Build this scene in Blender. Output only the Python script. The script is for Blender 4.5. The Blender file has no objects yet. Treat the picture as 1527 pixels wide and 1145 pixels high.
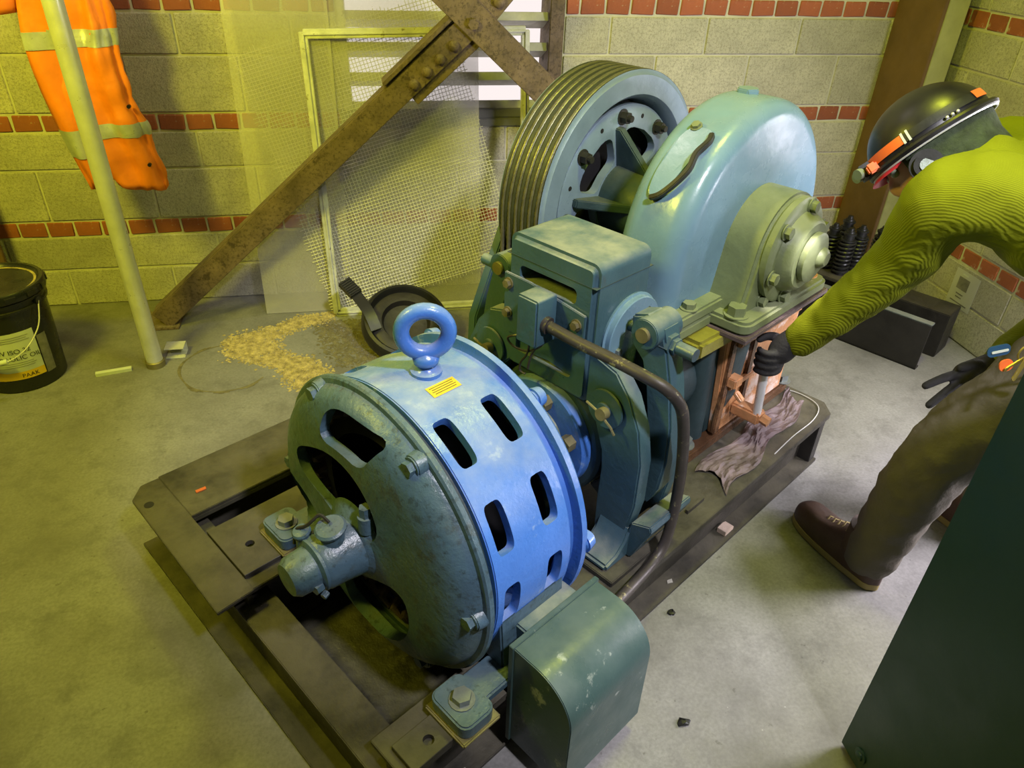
import bpy, bmesh, math, random
from mathutils import Vector, Matrix
random.seed(7)
C = bpy.context.scene.collection
PI = math.pi
# ------------------------------------------------------------------ camera
RT = Vector((0.9840522, -0.17529829, 0.03019579)); UP = Vector((0.07230205, 0.5492763, 0.83250703)); FW = Vector((0.16252289, 0.81704715, -0.55319098))
CAM = Vector((0.0, -3.0625, 1.5046)); FPX = 1093.5
cd = bpy.data.cameras.new('camera'); cam = bpy.data.objects.new('camera', cd); C.objects.link(cam)
cd.sensor_fit = 'HORIZONTAL'; cd.sensor_width = 36.0; cd.lens = 36.0*FPX/1527.0; cd.clip_start = 0.02
cam.matrix_world = Matrix(((RT.x, UP.x, -FW.x, CAM.x), (RT.y, UP.y, -FW.y, CAM.y), (RT.z, UP.z, -FW.z, CAM.z), (0, 0, 0, 1)))
bpy.context.scene.camera = cam
# ------------------------------------------------------------------ light
vs = bpy.context.scene.view_settings
vs.view_transform = 'Standard'; vs.look = 'None'; vs.gamma = 1.0; vs.use_curve_mapping = False; vs.exposure = 0.0
world = bpy.data.worlds.new('daylight'); bpy.context.scene.world = world; world.use_nodes = True
bg = world.node_tree.nodes['Background']; bg.inputs[0].default_value = (1.0, .90, .88, 1); bg.inputs[1].default_value = 1.0
def area(name, loc, target, sx, sy, power, col):
    l = bpy.data.lights.new(name, 'AREA'); l.shape = 'RECTANGLE'; l.size = sx; l.size_y = sy; l.energy = power; l.color = col
    o = bpy.data.objects.new(name, l); C.objects.link(o); o.location = loc
    o.rotation_euler = (Vector(target)-Vector(loc)).to_track_quat('-Z', 'Y').to_euler(); return o
YEL = (1.0, .94, .05); GRN = (.92, 1.0, .06)
area('yellow_ceiling_lamp', (-1.35, -1.75, 2.15), (-.6, 0, 1.25), .4, .4, 50, YEL)
area('green_corner_lamp', (1.0, -1.75, 2.75), (1.15, -1.45, .3), .3, .3, 26, GRN)
area('white_side_light', (2.28, -1.25, .9), (.9, -1.6, .3), .4, .7, 7, (.94, .88, 1.0))
area('white_low_light', (2.30, -2.05, .80), (.3, -1.9, .4), .5, .8, 66, (.94, .88, 1.0))
area('pale_wall_lamp', (-.35, -.75, 2.85), (-.6, 0, .9), .4, .3, 8, (1.0, .86, .80))
sp_ = bpy.data.lights.new('added_white_spot', 'SPOT'); sp_.energy = 300; sp_.color = (.93, .90, 1.0); sp_.spot_size = math.radians(42); sp_.spot_blend = .5; sp_.shadow_soft_size = .09  # unseen spot added to whiten the machine, cone kept off the left floor
spo = bpy.data.objects.new('added_white_spot', sp_); C.objects.link(spo); spo.location = (.9, -3.3, 2.7); spo.rotation_euler = (Vector((.52, -1.55, .4))-Vector((.9, -3.3, 2.7))).to_track_quat('-Z', 'Y').to_euler()

# ------------------------------------------------------------------ mesh helpers
class MB:
    def __init__(s): s.v = []; s.f = []
    def add(s, vs_, fs):
        n = len(s.v); s.v += [tuple(p) for p in vs_]; s.f += [tuple(i+n for i in f) for f in fs]; return s
    def box(s, x0, x1, y0, y1, z0, z1, M=None):
        p = [Vector((x, y, z)) for z in (z0, z1) for y in (y0, y1) for x in (x0, x1)]
        if M is not None: p = [M @ q for q in p]
        return s.add(p, [(0, 2, 3, 1), (4, 5, 7, 6), (0, 1, 5, 4), (2, 6, 7, 3), (0, 4, 6, 2), (1, 3, 7, 5)])
    def loft(s, rings, close=True, cap=True):
        n = len(rings[0]); b = [p for r in rings for p in r]; fs = []
        for i in range(len(rings)-1):
            for j in range(n if close else n-1):
                k = (j+1) % n; fs.append((i*n+j, i*n+k, (i+1)*n+k, (i+1)*n+j))
        if cap and close:
            fs.append(tuple(reversed(range(n)))); m = (len(rings)-1)*n; fs.append(tuple(m+j for j in range(n)))
        return s.add(b, fs)
    def frame(s, d):
        d = Vector(d).normalized(); a = Vector((0, 0, 1)) if abs(d.z) < .9 else Vector((1, 0, 0))
        x = d.cross(a).normalized(); return x, d.cross(x).normalized()
    def cyl(s, p0, p1, r0, r1=None, n=24, cap=True, ph=0.):
        p0, p1 = Vector(p0), Vector(p1); r1 = r0 if r1 is None else r1; x, y = s.frame(p1-p0)
        return s.loft([[p+(x*math.cos(2*PI*j/n+ph)+y*math.sin(2*PI*j/n+ph))*r for j in range(n)] for p, r in ((p0, r0), (p1, r1))], True, cap)
    def lathe(s, prof, origin, axis, n=48, closed=False, cap=False):
        o = Vector(origin); d = Vector(axis).normalized(); x, y = s.frame(d)
        rings = [[o+d*a+(x*math.cos(2*PI*j/n)+y*math.sin(2*PI*j/n))*max(r, 1e-4) for j in range(n)] for a, r in prof]
        if closed: rings.append(rings[0])
        s.loft(rings, True, cap and not closed); return s
    def tube(s, path, r, n=8, closed=False, cap=True):
        P = [Vector(p) for p in path]; m = len(P); rs = r if isinstance(r, (list, tuple)) else [r]*m; rings = []; x = None
        for i in range(m):
            d = (P[(i+1) % m]-P[i-1]) if closed else (P[min(i+1, m-1)]-P[max(i-1, 0)])
            d.normalize()
            if x is None: x, _ = s.frame(d)
            x = (x-d*x.dot(d)).normalized(); y = d.cross(x)
            rings.append([P[i]+(x*math.cos(2*PI*j/n)+y*math.sin(2*PI*j/n))*rs[i] for j in range(n)])
        if closed: rings.append(rings[0])
        return s.loft(rings, True, cap and not closed)
    def prism(s, poly, a0, a1, axes='yz'):
        # poly in two axes, extruded along the third
        def mk(u, v, a):
            return {'yz': (a, u, v), 'xz': (u, a, v), 'xy': (u, v, a)}[axes]
        return s.loft([[mk(u, v, a0) for u, v in poly], [mk(u, v, a1) for u, v in poly]])
    def sphere(s, c, rx, ry=None, rz=None, n=16, m=10, M=None):
        ry = rx if ry is None else ry; rz = rx if rz is None else rz; c = Vector(c); rings = []
        for i in range(m+1):
            a = -PI/2+PI*i/m; k = max(math.cos(a), .002)
            ring = [Vector((rx*k*math.cos(2*PI*j/n), ry*k*math.sin(2*PI*j/n), rz*math.sin(a))) for j in range(n)]
            rings.append([c+(M @ p if M is not None else p) for p in ring])
        return s.loft(rings)
    def hexbolt(s, base, axis, r=.014, h=.011, washer=True, stub=0.):
        b = Vector(base); d = Vector(axis).normalized()
        if washer: s.cyl(b, b+d*.003, r*1.35, n=16); b = b+d*.003
        s.cyl(b, b+d*h, r, n=6, ph=random.random())
        if stub: s.cyl(b+d*h, b+d*(h+stub), r*.55, n=10)
        return s
    def xf(s, fn): s.v = [tuple(fn(Vector(p))) for p in s.v]; return s
    def mesh(s, name, bevel=0., seg=2, smooth=35., off=(0, 0, 0)):
        me = bpy.data.meshes.new(name); ox, oy, oz = off
        me.from_pydata([(p[0]-ox, p[1]-oy, p[2]-oz) for p in s.v], [], s.f)
        bm = bmesh.new(); bm.from_mesh(me); bmesh.ops.remove_doubles(bm, verts=bm.verts, dist=1e-6)
        bmesh.ops.recalc_face_normals(bm, faces=bm.faces)
        if bevel > 0:
            ed = [e for e in bm.edges if len(e.link_faces) == 2 and e.calc_face_angle(0) > math.radians(32)]
            bmesh.ops.bevel(bm, geom=ed, offset=bevel, segments=seg, affect='EDGES', clamp_overlap=True)
        bm.to_mesh(me); bm.free(); shade(me, smooth); return me
def shade(me, ang):
    if ang:
        me.polygons.foreach_set('use_smooth', [True]*len(me.polygons)); me.set_sharp_from_angle(angle=math.radians(ang))
TH = math.radians(34.3); MO = Vector((0.0789, -1.8657, 0.0))         # machine frame: s along the motor shaft, t to the back left
MU = Vector((math.cos(TH), math.sin(TH), 0)); MV = Vector((-math.sin(TH), math.cos(TH), 0))
def m2w(s, t, z): return MO+MU*s+MV*t+Vector((0, 0, z))
class Sp:                                                            # a coordinate space: world or machine
    def __init__(s, machine): s.m = machine
    def place(s, o, base):
        o.location = m2w(*base) if s.m else Vector(base); o.rotation_euler = (0, 0, TH if s.m else 0)
W_, M_ = Sp(False), Sp(True)
def tag(o, label=None, cat=None, group=None, kind=None):
    if label: o['label'] = label
    if cat: o['category'] = cat
    if group: o['group'] = group
    if kind: o['kind'] = kind
    return o
def thing(name, label, cat, base, sp=W_, group=None, kind=None):
    o = bpy.data.objects.new(name, None); C.objects.link(o); o.empty_display_size = .05; sp.place(o, base)
    o['_b'] = tuple(base); return tag(o, label, cat, group, kind)
def base_of(o):
    while o is not None:
        if '_b' in o: return tuple(o['_b'])
        o = o.parent
    return (0, 0, 0)
def obj(name, mb, mat, parent=None, bevel=0., seg=2, smooth=35., label=None, kind=None):
    me = mb if isinstance(mb, bpy.types.Mesh) else mb.mesh(name, bevel, seg, smooth, base_of(parent) if parent else (0, 0, 0))
    me.materials.clear(); me.materials.append(M[mat]); o = bpy.data.objects.new(name, me); C.objects.link(o)
    if parent: o.parent = parent
    return tag(o, label, None, None, kind)
def solo(name, mb, mat, base, label, cat, sp=W_, group=None, bevel=0., seg=2, smooth=35., kind=None):
    me = mb.mesh(name, bevel, seg, smooth, base); me.materials.append(M[mat]); o = bpy.data.objects.new(name, me); C.objects.link(o)
    sp.place(o, base); return tag(o, label, cat, group, kind)
def bool_cut(me, cutters):
    a = bpy.data.objects.new('tmp_a', me); C.objects.link(a); tmp = []
    for k in cutters:
        b = bpy.data.objects.new('tmp_b', k); C.objects.link(b); tmp.append(b)
        md = a.modifiers.new('b', 'BOOLEAN'); md.operation = 'DIFFERENCE'; md.object = b; md.solver = 'EXACT'
    bpy.context.view_layer.update(); dg = bpy.context.evaluated_depsgraph_get()
    r = bpy.data.meshes.new_from_object(a.evaluated_get(dg))
    for b in tmp: bpy.data.objects.remove(b, do_unlink=True)
    bpy.data.objects.remove(a, do_unlink=True); shade(r, 35); return r
def realize(o, ang=60):
    bpy.context.view_layer.update(); dg = bpy.context.evaluated_depsgraph_get()
    r = bpy.data.meshes.new_from_object(o.evaluated_get(dg)); o.modifiers.clear(); o.data = r; shade(r, ang); return o
def rounded(w, h, r, n=5, cx=0., cy=0.):
    out = []
    for sx, sy, a0 in ((1, 1, 0), (-1, 1, 90), (-1, -1, 180), (1, -1, 270)):
        for i in range(n+1):
            a = math.radians(a0+90*i/n); out.append((cx+sx*(w/2-r)+r*math.cos(a), cy+sy*(h/2-r)+r*math.sin(a)))
    return out
def spline(pts, sub=8):
    P = [Vector(p) for p in pts]; out = []
    for i in range(len(P)-1):
        p0 = P[max(i-1, 0)]; p1 = P[i]; p2 = P[i+1]; p3 = P[min(i+2, len(P)-1)]
        for k in range(sub):
            t = k/sub; out.append(.5*((2*p1)+(p2-p0)*t+(2*p0-5*p1+4*p2-p3)*t*t+(3*p1-p0-3*p2+p3)*t**3))
    out.append(P[-1]); return out

# ------------------------------------------------------------------ materials
M = {}
def nodes(name):
    m = bpy.data.materials.new(name); m.use_nodes = True; nt = m.node_tree
    return m, nt, nt.nodes['Principled BSDF'], nt.nodes, nt.links
def mixc(nt, fac, a, b, mode='MIX'):
    n = nt.nodes.new('ShaderNodeMix'); n.data_type = 'RGBA'; n.blend_type = mode
    for sock, val in ((n.inputs[0], fac), (n.inputs[6], a), (n.inputs[7], b)):
        if isinstance(val, bpy.types.NodeSocket): nt.links.new(val, sock)
        elif isinstance(val, (int, float)): sock.default_value = val
        else: sock.default_value = tuple(val)+((1,) if len(val) == 3 else ())
    return n.outputs[2]
def noise(nt, vec, scale, detail=4., rough=.6):
    n = nt.nodes.new('ShaderNodeTexNoise'); n.inputs['Scale'].default_value = scale; n.inputs['Detail'].default_value = detail; n.inputs['Roughness'].default_value = rough
    nt.links.new(vec, n.inputs['Vector']); return n.outputs[0]
def ramp(nt, val, lo, hi, a=0., b=1.):
    n = nt.nodes.new('ShaderNodeMapRange'); n.inputs[1].default_value = lo; n.inputs[2].default_value = hi; n.inputs[3].default_value = a; n.inputs[4].default_value = b
    nt.links.new(val, n.inputs[0]); return n.outputs[0]
def math_n(nt, op, a, b):
    n = nt.nodes.new('ShaderNodeMath'); n.operation = op
    for s, v in ((n.inputs[0], a), (n.inputs[1], b)):
        if isinstance(v, (int, float)): s.default_value = v
        else: nt.links.new(v, s)
    return n.outputs[0]
def bump(nt, bsdf, h, strength, dist=.01):
    n = nt.nodes.new('ShaderNodeBump'); n.inputs['Strength'].default_value = strength; n.inputs['Distance'].default_value = dist
    nt.links.new(h, n.inputs['Height']); nt.links.new(n.outputs[0], bsdf.inputs['Normal'])
def mat(name, col, rough=.5, metal=0., var=.2, scale=7., bmp=.15, bscale=60., dust=0., dustcol=(.42, .39, .30), wear=0., wearcol=(.08, .05, .03), wscale=14., rnd=0., spec=.5):
    m, nt, b, N, L = nodes(name); M[name] = m
    tc = N.new('ShaderNodeTexCoord').outputs['Object']
    n1 = noise(nt, tc, scale); c = mixc(nt, ramp(nt, n1, .3, .7), tuple(x*(1-var) for x in col), tuple(min(1, x*(1+var)) for x in col))
    if rnd:
        oi = N.new('ShaderNodeObjectInfo').outputs['Random']; c = mixc(nt, ramp(nt, oi, 0, 1, 0, rnd), c, (0, 0, 0))
    if wear:
        w = noise(nt, tc, wscale, 6., .7); c = mixc(nt, ramp(nt, w, .62-.2*wear, .70-.2*wear), c, wearcol)
    if dust:
        g = N.new('ShaderNodeNewGeometry').outputs['Normal']; sx = N.new('ShaderNodeSeparateXYZ'); L.new(g, sx.inputs[0])
        d = math_n(nt, 'MULTIPLY', ramp(nt, sx.outputs[2], .35, .95), ramp(nt, noise(nt, tc, 9., 5.), .30, .62, 0, dust)); c = mixc(nt, d, c, dustcol)
    L.new(c, b.inputs['Base Color']); b.inputs['Metallic'].default_value = metal; b.inputs['Specular IOR Level'].default_value = spec
    L.new(ramp(nt, noise(nt, tc, scale*2.3), .3, .7, max(.05, rough-.1), min(1, rough+.12)), b.inputs['Roughness'])
    if bmp: bump(nt, b, noise(nt, tc, bscale, 5.), bmp, .004)
    return m
mat('block', (.56, .535, .455), .9, 0, .16, 9, 1.0, 150, wear=.25, wearcol=(.36, .34, .29), wscale=60, rnd=.22)
mat('brick', (.40, .115, .06), .85, 0, .2, 12, .5, 90, wear=.28, wearcol=(.5, .40, .30), wscale=18, rnd=.35)
mat('mortar', (.56, .54, .45), .95, 0, .12, 10, .5, 90)
mat('plaster', (.16, .16, .14), .9, 0, .12, 3, .2, 40)
mat('rust_steel', (.165, .115, .072), .7, .1, .35, 11, .4, 70, wear=.3, wearcol=(.075, .05, .03), wscale=26, dust=.4, dustcol=(.30, .25, .14))
mat('brown_paint', (.15, .085, .035), .75, 0, .2, 6, .25, 60)
mat('olive_lit', (.36, .36, .16), .7, 0, .2, 6, .2, 50)  # lit tone for the right column, greenish lamplight put into the colour
mat('galv', (.70, .70, .70), .36, .35, .12, 12, .05, 40)
mat('alu', (.62, .62, .54), .5, .25, .22, 20, .2, 60, wear=.12, wearcol=(.25, .22, .12), wscale=40)
mat('slat', (.45, .44, .38), .6, .1, .25, 10, .2, 40)
mat('wire', (.78, .76, .68), .45, .2, .1, 10, 0)
mat('blue', (.065, .19, .58), .27, 0, .16, 5, .35, 45, dust=.62, dustcol=(.44, .50, .55), wear=.10, wearcol=(.33, .45, .62), wscale=9)
mat('blue_grime', (.062, .115, .155), .36, 0, .28, 6, .55, 55, dust=.3, dustcol=(.26, .28, .23), wear=.2, wearcol=(.05, .07, .075), wscale=9)
mat('teal', (.05, .105, .132), .34, 0, .2, 5, .35, 45, dust=.7, dustcol=(.40, .40, .30), wear=.14, wearcol=(.06, .09, .10), wscale=8)
mat('teal_light', (.15, .26, .345), .26, 0, .16, 4, .16, 30, dust=.18, dustcol=(.36, .37, .28))
mat('teal_dark', (.028, .055, .062), .45, 0, .3, 6, .4, 50, dust=.4, dustcol=(.20, .19, .12))
mat('gear_green_lamplit', (.15, .18, .085), .45, 0, .22, 6, .45, 40, dust=.35, dustcol=(.36, .36, .24))  # yellow-green lamplight on the bearing is mixed into this base colour
mat('term_green', (.045, .085, .08), .33, 0, .15, 5, .15, 40, dust=.35, dustcol=(.20, .25, .21), wear=.05, wearcol=(.3, .34, .3), wscale=20)
mat('cab_green', (.018, .05, .042), .42, 0, .1, 4, .08, 60)
mat('black_steel', (.022, .020, .018), .5, .2, .35, 8, .35, 50, dust=.35, dustcol=(.10, .09, .055))
mat('bed', (.05, .045, .034), .6, .1, .4, 9, .5, 60, dust=.4, dustcol=(.14, .125, .08), wear=.2, wearcol=(.03, .026, .02), wscale=12)
mat('oil_floor', (.05, .046, .03), .45, 0, .5, 10, .8, 50, wear=.3, wearcol=(.015, .013, .01), wscale=8)
mat('black', (.012, .012, .012), .4, 0, .3, 6, .1, 40)
mat('inside', (.010, .009, .010), .8, 0, .2, 6, 0)
mat('copper_dark', (.10, .065, .055), .6, .2, .3, 20, .3, 60)
mat('bolt', (.17, .20, .19), .42, .3, .25, 20, .2, 60, dust=.3)
mat('bolt_dirty', (.22, .19, .09), .45, .4, .3, 20, .2, 60)
mat('bolt_dark', (.04, .038, .03), .5, .3, .3, 20, .2, 60)
mat('rope', (.17, .16, .10), .36, .5, .3, 30, .2, 120)
mat('groove', (.035, .04, .025), .55, .2, .3, 12, .3, 60)
mat('sheave_blue', (.19, .26, .33), .35, .1, .2, 6, .25, 50, dust=.2)
mat('yellow_label', (.80, .55, .04), .5, 0, .06, 20, 0)
mat('print', (.12, .09, .02), .6, 0, 0, 5, 0)
mat('oil_rust', (.52, .25, .11), .32, 0, .4, 10, .5, 50, wear=.4, wearcol=(.70, .56, .48), wscale=7)
mat('oil_dark', (.10, .05, .025), .25, .1, .5, 9, .5, 40, wear=.3, wearcol=(.25, .13, .06), wscale=9)
mat('oil_yellow', (.24, .22, .03), .3, 0, .4, 9, .4, 40, wear=.35, wearcol=(.06, .05, .02), wscale=12)
mat('gasket', (.12, .085, .08), .6, 0, .4, 20, .5, 60)
mat('conduit', (.055, .045, .040), .45, .2, .3, 12, .2, 50, wear=.14, wearcol=(.42, .38, .18), wscale=24)
mat('rag', (.13, .095, .10), .6, 0, .4, 12, .6, 60)
mat('wood', (.55, .43, .34), .8, 0, .2, 20, .3, 60)
mat('paper', (.52, .52, .52), .6, 0, .05, 6, 0)
mat('grey_ink', (.20, .19, .18), .7, 0, .3, 30, 0)
mat('orange', (.80, .20, .010), .55, 0, .2, 6, .8, 16)
mat('reflective', (.50, .52, .46), .35, .3, .12, 30, .2, 120)
mat('bucket_black', (.012, .013, .014), .28, 0, .2, 6, .05, 40, dust=.10)
mat('label_paper', (.62, .66, .58), .5, 0, .08, 8, 0)
mat('label_yellow', (.78, .50, .02), .5, 0, .15, 10, 0)
mat('ink', (.02, .02, .025), .6, 0, 0, 5, 0)
mat('spring', (.035, .036, .038), .35, .5, .2, 12, .1, 60)
mat('shirt', (.215, .24, .008), .9, 0, .12, 4, 0)
mat('trousers', (.115, .098, .075), .9, 0, .07, 5, .5, 90)
mat('glove', (.016, .015, .015), .8, 0, .2, 10, .4, 120)
mat('leather', (.075, .04, .03), .5, 0, .3, 10, .3, 60, dust=.3, dustcol=(.22, .17, .14))
mat('sole', (.35, .27, .10), .7, 0, .2, 10, .2, 60)
mat('lace', (.28, .22, .08), .8, 0, .2, 10, 0)
mat('helmet', (.012, .011, .012), .34, 0, .2, 5, .05, 40)
mat('liner', (.035, .05, .022), .9, 0, .5, 26, .8, 90)
mat('neon_orange', (.85, .16, .03), .45, 0, .1, 8, 0)
mat('red_strap', (.55, .02, .05), .5, 0, .1, 8, 0)
mat('lens', (.22, .26, .18), .2, 0, .1, 8, 0)
mat('skin', (.52, .26, .15), .55, 0, .1, 8, .1, 60)
mat('brass', (.42, .32, .06), .4, .6, .2, 20, 0)
mat('tag_blue', (.02, .07, .14), .5, 0, .1, 8, 0)
mat('absorbent', (.40, .32, .12), .95, 0, .5, 40, 1.0, 160)
mat('grit', (.16, .14, .07), .95, 0, .4, 40, 1.0, 160)
mat('chip', (.45, .43, .36), .9, 0, .2, 30, .4, 90)
mat('red_chip', (.55, .12, .03), .8, 0, .1, 30, 0)
# knit for the shirt: ribs as fine relief
def knit():
    m = M['shirt']; nt = m.node_tree; b = nt.nodes['Principled BSDF']; tc = nt.nodes.new('ShaderNodeTexCoord')
    w = nt.nodes.new('ShaderNodeTexWave'); w.wave_type = 'BANDS'; w.bands_direction = 'DIAGONAL'; w.inputs['Scale'].default_value = 105; w.inputs['Distortion'].default_value = 1.2; w.inputs['Detail'].default_value = 1
    nt.links.new(tc.outputs['Object'], w.inputs['Vector']); bump(nt, b, w.outputs['Fac'], .28, .004)
    b.inputs['Specular IOR Level'].default_value = .15
knit()
def speckle(name, sc, lo, hi, amt, col):
    nt = M[name].node_tree; b = nt.nodes['Principled BSDF']; src = b.inputs['Base Color'].links[0].from_socket
    tc = nt.nodes.new('ShaderNodeTexCoord').outputs['Object']; nt.links.new(mixc(nt, ramp(nt, noise(nt, tc, sc, 3., .7), lo, hi, 0, amt), src, col), b.inputs['Base Color'])
speckle('block', 95., .48, .62, .55, (.27, .25, .20)); speckle('block', 230., .56, .66, .8, (.16, .14, .10)); speckle('rust_steel', 80., .5, .66, .7, (.05, .035, .02)); speckle('blue_grime', 60., .56, .66, .6, (.03, .045, .045))
def floor_mat():
    m, nt, b, N, L = nodes('floor_concrete'); M['floor'] = m; tc = N.new('ShaderNodeTexCoord').outputs['Object']
    n1 = noise(nt, tc, 1.6, 6., .65); n2 = noise(nt, tc, 9., 6., .7); n3 = noise(nt, tc, 46., 4.)
    c = mixc(nt, ramp(nt, n1, .35, .66), (.16, .155, .145), (.31, .305, .29))
    c = mixc(nt, ramp(nt, n2, .50, .68, 0, .55), c, (.11, .105, .095))
    c = mixc(nt, ramp(nt, n3, .66, .72, 0, .6), c, (.075, .07, .06))
    v = N.new('ShaderNodeTexVoronoi'); v.inputs['Scale'].default_value = 15.; L.new(tc, v.inputs['Vector'])
    c = mixc(nt, ramp(nt, v.outputs['Distance'], .035, .02, 0, .7), c, (.42, .41, .38))
    n4 = noise(nt, tc, 120., 3.); c = mixc(nt, ramp(nt, n4, .35, .65, 0, .35), c, (.10, .095, .085))
    mp = N.new('ShaderNodeMapping'); mp.inputs['Scale'].default_value = (3., 22., 1.); mp.inputs['Rotation'].default_value = (0, 0, .7); L.new(tc, mp.inputs['Vector']); n5 = noise(nt, mp.outputs[0], 3., 5., .75); c = mixc(nt, ramp(nt, n5, .60, .74, 0, .5), c, (.13, .125, .11))
    L.new(c, b.inputs['Base Color']); L.new(ramp(nt, n2, .3, .7, .42, .7), b.inputs['Roughness']); bump(nt, b, n3, .12, .004)
floor_mat()
def sheet_mat():
    m, nt, b, N, L = nodes('clear_sheet'); M['sheet'] = m; tc = N.new('ShaderNodeTexCoord').outputs['Object']
    b.inputs['Base Color'].default_value = (.60, .58, .50, 1); b.inputs['Roughness'].default_value = .35
    tr = N.new('ShaderNodeBsdfTransparent'); mx = N.new('ShaderNodeMixShader'); out = N['Material Output']
    L.new(ramp(nt, noise(nt, tc, 3., 5.), .3, .7, .22, .42), mx.inputs[0]); L.new(tr.outputs[0], mx.inputs[1]); L.new(b.outputs[0], mx.inputs[2]); L.new(mx.outputs[0], out.inputs[0])
sheet_mat()
# ------------------------------------------------------------------ the room
XR, XL, YF, ZC = 2.35, -2.7, -4.7, 3.0
def struct(name, mb, m, **k): o = obj(name, mb, m, None, **k); o['kind'] = 'structure'; return o
struct('floor', MB().box(XL-.2, XR+.2, YF-.2, .2, -.15, 0), 'floor', smooth=0)
struct('ceiling', MB().box(XL-.2, XR+.2, YF-.2, .2, ZC, ZC+.15), 'plaster', smooth=0)
struct('wall_left', MB().box(XL-.2, XL, YF, 0, 0, ZC), 'plaster', smooth=0)
struct('wall_front', MB().box(XL-.2, XR+.2, YF-.2, YF, 0, ZC), 'plaster', smooth=0)
LX0, LX1, LZ0, LZ1 = -.10, .765, .75, 1.62                            # louver opening
wb = MB()
for x0, x1, z0, z1 in ((XL-.2, LX0, 0, ZC), (LX1, XR+.2, 0, ZC), (LX0, LX1, 0, LZ0), (LX0, LX1, LZ1, ZC)): wb.box(x0, x1, .006, .2, z0, z1)
wall_back = struct('wall_back', wb, 'mortar', smooth=0)
wall_right = struct('wall_right', MB().box(XR+.006, XR+.2, YF, .006, 0, ZC), 'mortar', smooth=0)
courses = [(0, .161, 't'), (.161, .3034, 's'), (.3034, .3698, 'b'), (.3698, .5737, 't'), (.5737, .7161, 's'), (.7161, .7824, 'b'), (.7824, .9863, 't'), (.9863, 1.1287, 's'), (1.1287, 1.195, 'b'), (1.195, 1.40, 't'), (1.40, 1.54, 's'), (1.54, 1.607, 'b')]
cache = {}
def piece(L, h, kind, axis):
    k = (round(L, 4), round(h, 4), kind, axis, random.randrange(3) if kind == 'b' else 0)
    if k not in cache:
        g = .0045 if kind != 'b' else .005; mb = MB()
        mb.box(-L/2+g, L/2-g, 0, .03, g-.0005, h-g) if axis == 'x' else mb.box(0, .03, -L/2+g, L/2-g, g-.0005, h-g)
        if kind == 'b': mb.xf(lambda p: p+Vector((random.uniform(-.0025, .0025), random.uniform(-.001, .002) if axis == 'x' else 0, random.uniform(-.002, .002))))
        me = mb.mesh('concrete_block' if kind != 'b' else 'brick', .003, 1, 35); me.materials.append(M['block' if kind != 'b' else 'brick']); cache[k] = me
    return cache[k]
B = .4064
def lay(parent, axis, a0, a1, z0, z1, kind, phase, fixed):
    u = B if kind != 'b' else B/4
    j = math.floor((a0-phase)/u); x = phase+j*u
    while x < a1-1e-4:
        p0, p1 = max(x, a0), min(x+u, a1); x += u
        if p1-p0 < .025: continue
        o = bpy.data.objects.new('brick' if kind == 'b' else 'concrete_block', piece(p1-p0, z1-z0, kind, axis)); C.objects.link(o); o.parent = parent
        r = random.uniform(-.0012, .0012); m_ = (p0+p1)/2
        o.location = (m_, fixed+r, z0) if axis == 'x' else (fixed+r, m_, z0)
for i, (z0, z1, k) in enumerate(courses):
    ph = -1.2826+(0 if k == 't' else .5*B)
    if k == 'b': ph = -1.31
    segs = [(-1.75, 2.36)] if z1 <= LZ0+.03 else [(-1.75, LX0), (LX1, 2.36)]
    for a0, a1 in segs: lay(wall_back, 'x', a0, a1, z0, z1, k, ph, 0.)
    lay(wall_right, 'y', -1.45, 0., z0, z1, k, -.31+(0 if k == 't' else .19), XR)
# sill of the louver opening, painted render
struct('trim_1', MB().box(LX0-.02, LX1+.01, -.006, .19, LZ0-.035, LZ0).box(LX0-.02, .705, -.004, .012, LZ0, LZ0+.036), 'plaster', bevel=.004)
# steel columns
col = MB().box(2.18, 2.196, -.28, 0, 0, ZC).box(2.196, 2.285, -.28, -.265, 0, ZC).box(2.196, 2.34, -.15, -.138, 0, ZC)
cth = thing('steel_column', 'brown steel column, its lit faces tinted olive, standing in the right corner of the block walls', 'column', (2.25, -.14, 0))
obj('flange', MB().box(2.18, 2.196, -.28, 0, 0, ZC), 'brown_paint', cth, bevel=.002)
obj('flange', MB().box(2.196, 2.285, -.282, -.266, 0, ZC), 'olive_lit', cth, bevel=.002)  # same column as the shaded brown face, painted as lit
obj('web', MB().box(2.196, 2.335, -.15, -.138, 0, ZC), 'olive_lit', cth)
c2 = thing('steel_column', 'brown steel column at the left wall edge behind the black pail', 'column', (-1.55, -.08, 0))
obj('flange', MB().box(-1.66, -1.445, -.12, -.104, 0, ZC), 'brown_paint', c2, bevel=.002)
obj('web', MB().box(-1.56, -1.545, -.104, -.004, 0, ZC), 'brown_paint', c2)
# ------------------------------------------------------------------ louver
lv = thing('louver_vent', 'wall louver with slanted metal slats letting daylight in behind the brace', 'louver', ((LX0+LX1)/2, .09, LZ0))
obj('post', MB().box(.705, .762, -.012, .16, LZ0, LZ1), 'rust_steel', lv, bevel=.003, label='dark rusty steel side post')
obj('post', MB().box(LX0, LX0+.03, .0, .16, LZ0, LZ1), 'alu', lv, bevel=.003)
z = LZ0+.0; sl = MB()
sl.add([(LX0+.02, .030, .046), (.707, .030, .046), (.707, .022, .018), (LX0+.02, .022, .018), (LX0+.02, .020, .046), (.707, .020, .046), (.707, .012, .018), (LX0+.02, .012, .018),
        (LX0+.02, .120, -.012), (.707, .120, -.012), (.707, .120, -.024), (LX0+.02, .120, -.024)],
       [(4, 5, 1, 0), (4, 7, 6, 5), (7, 3, 2, 6), (0, 1, 9, 8), (8, 9, 10, 11), (3, 11, 10, 2), (0, 8, 11, 3), (4, 0, 3, 7), (1, 2, 10, 9), (5, 6, 2, 1)])
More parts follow.
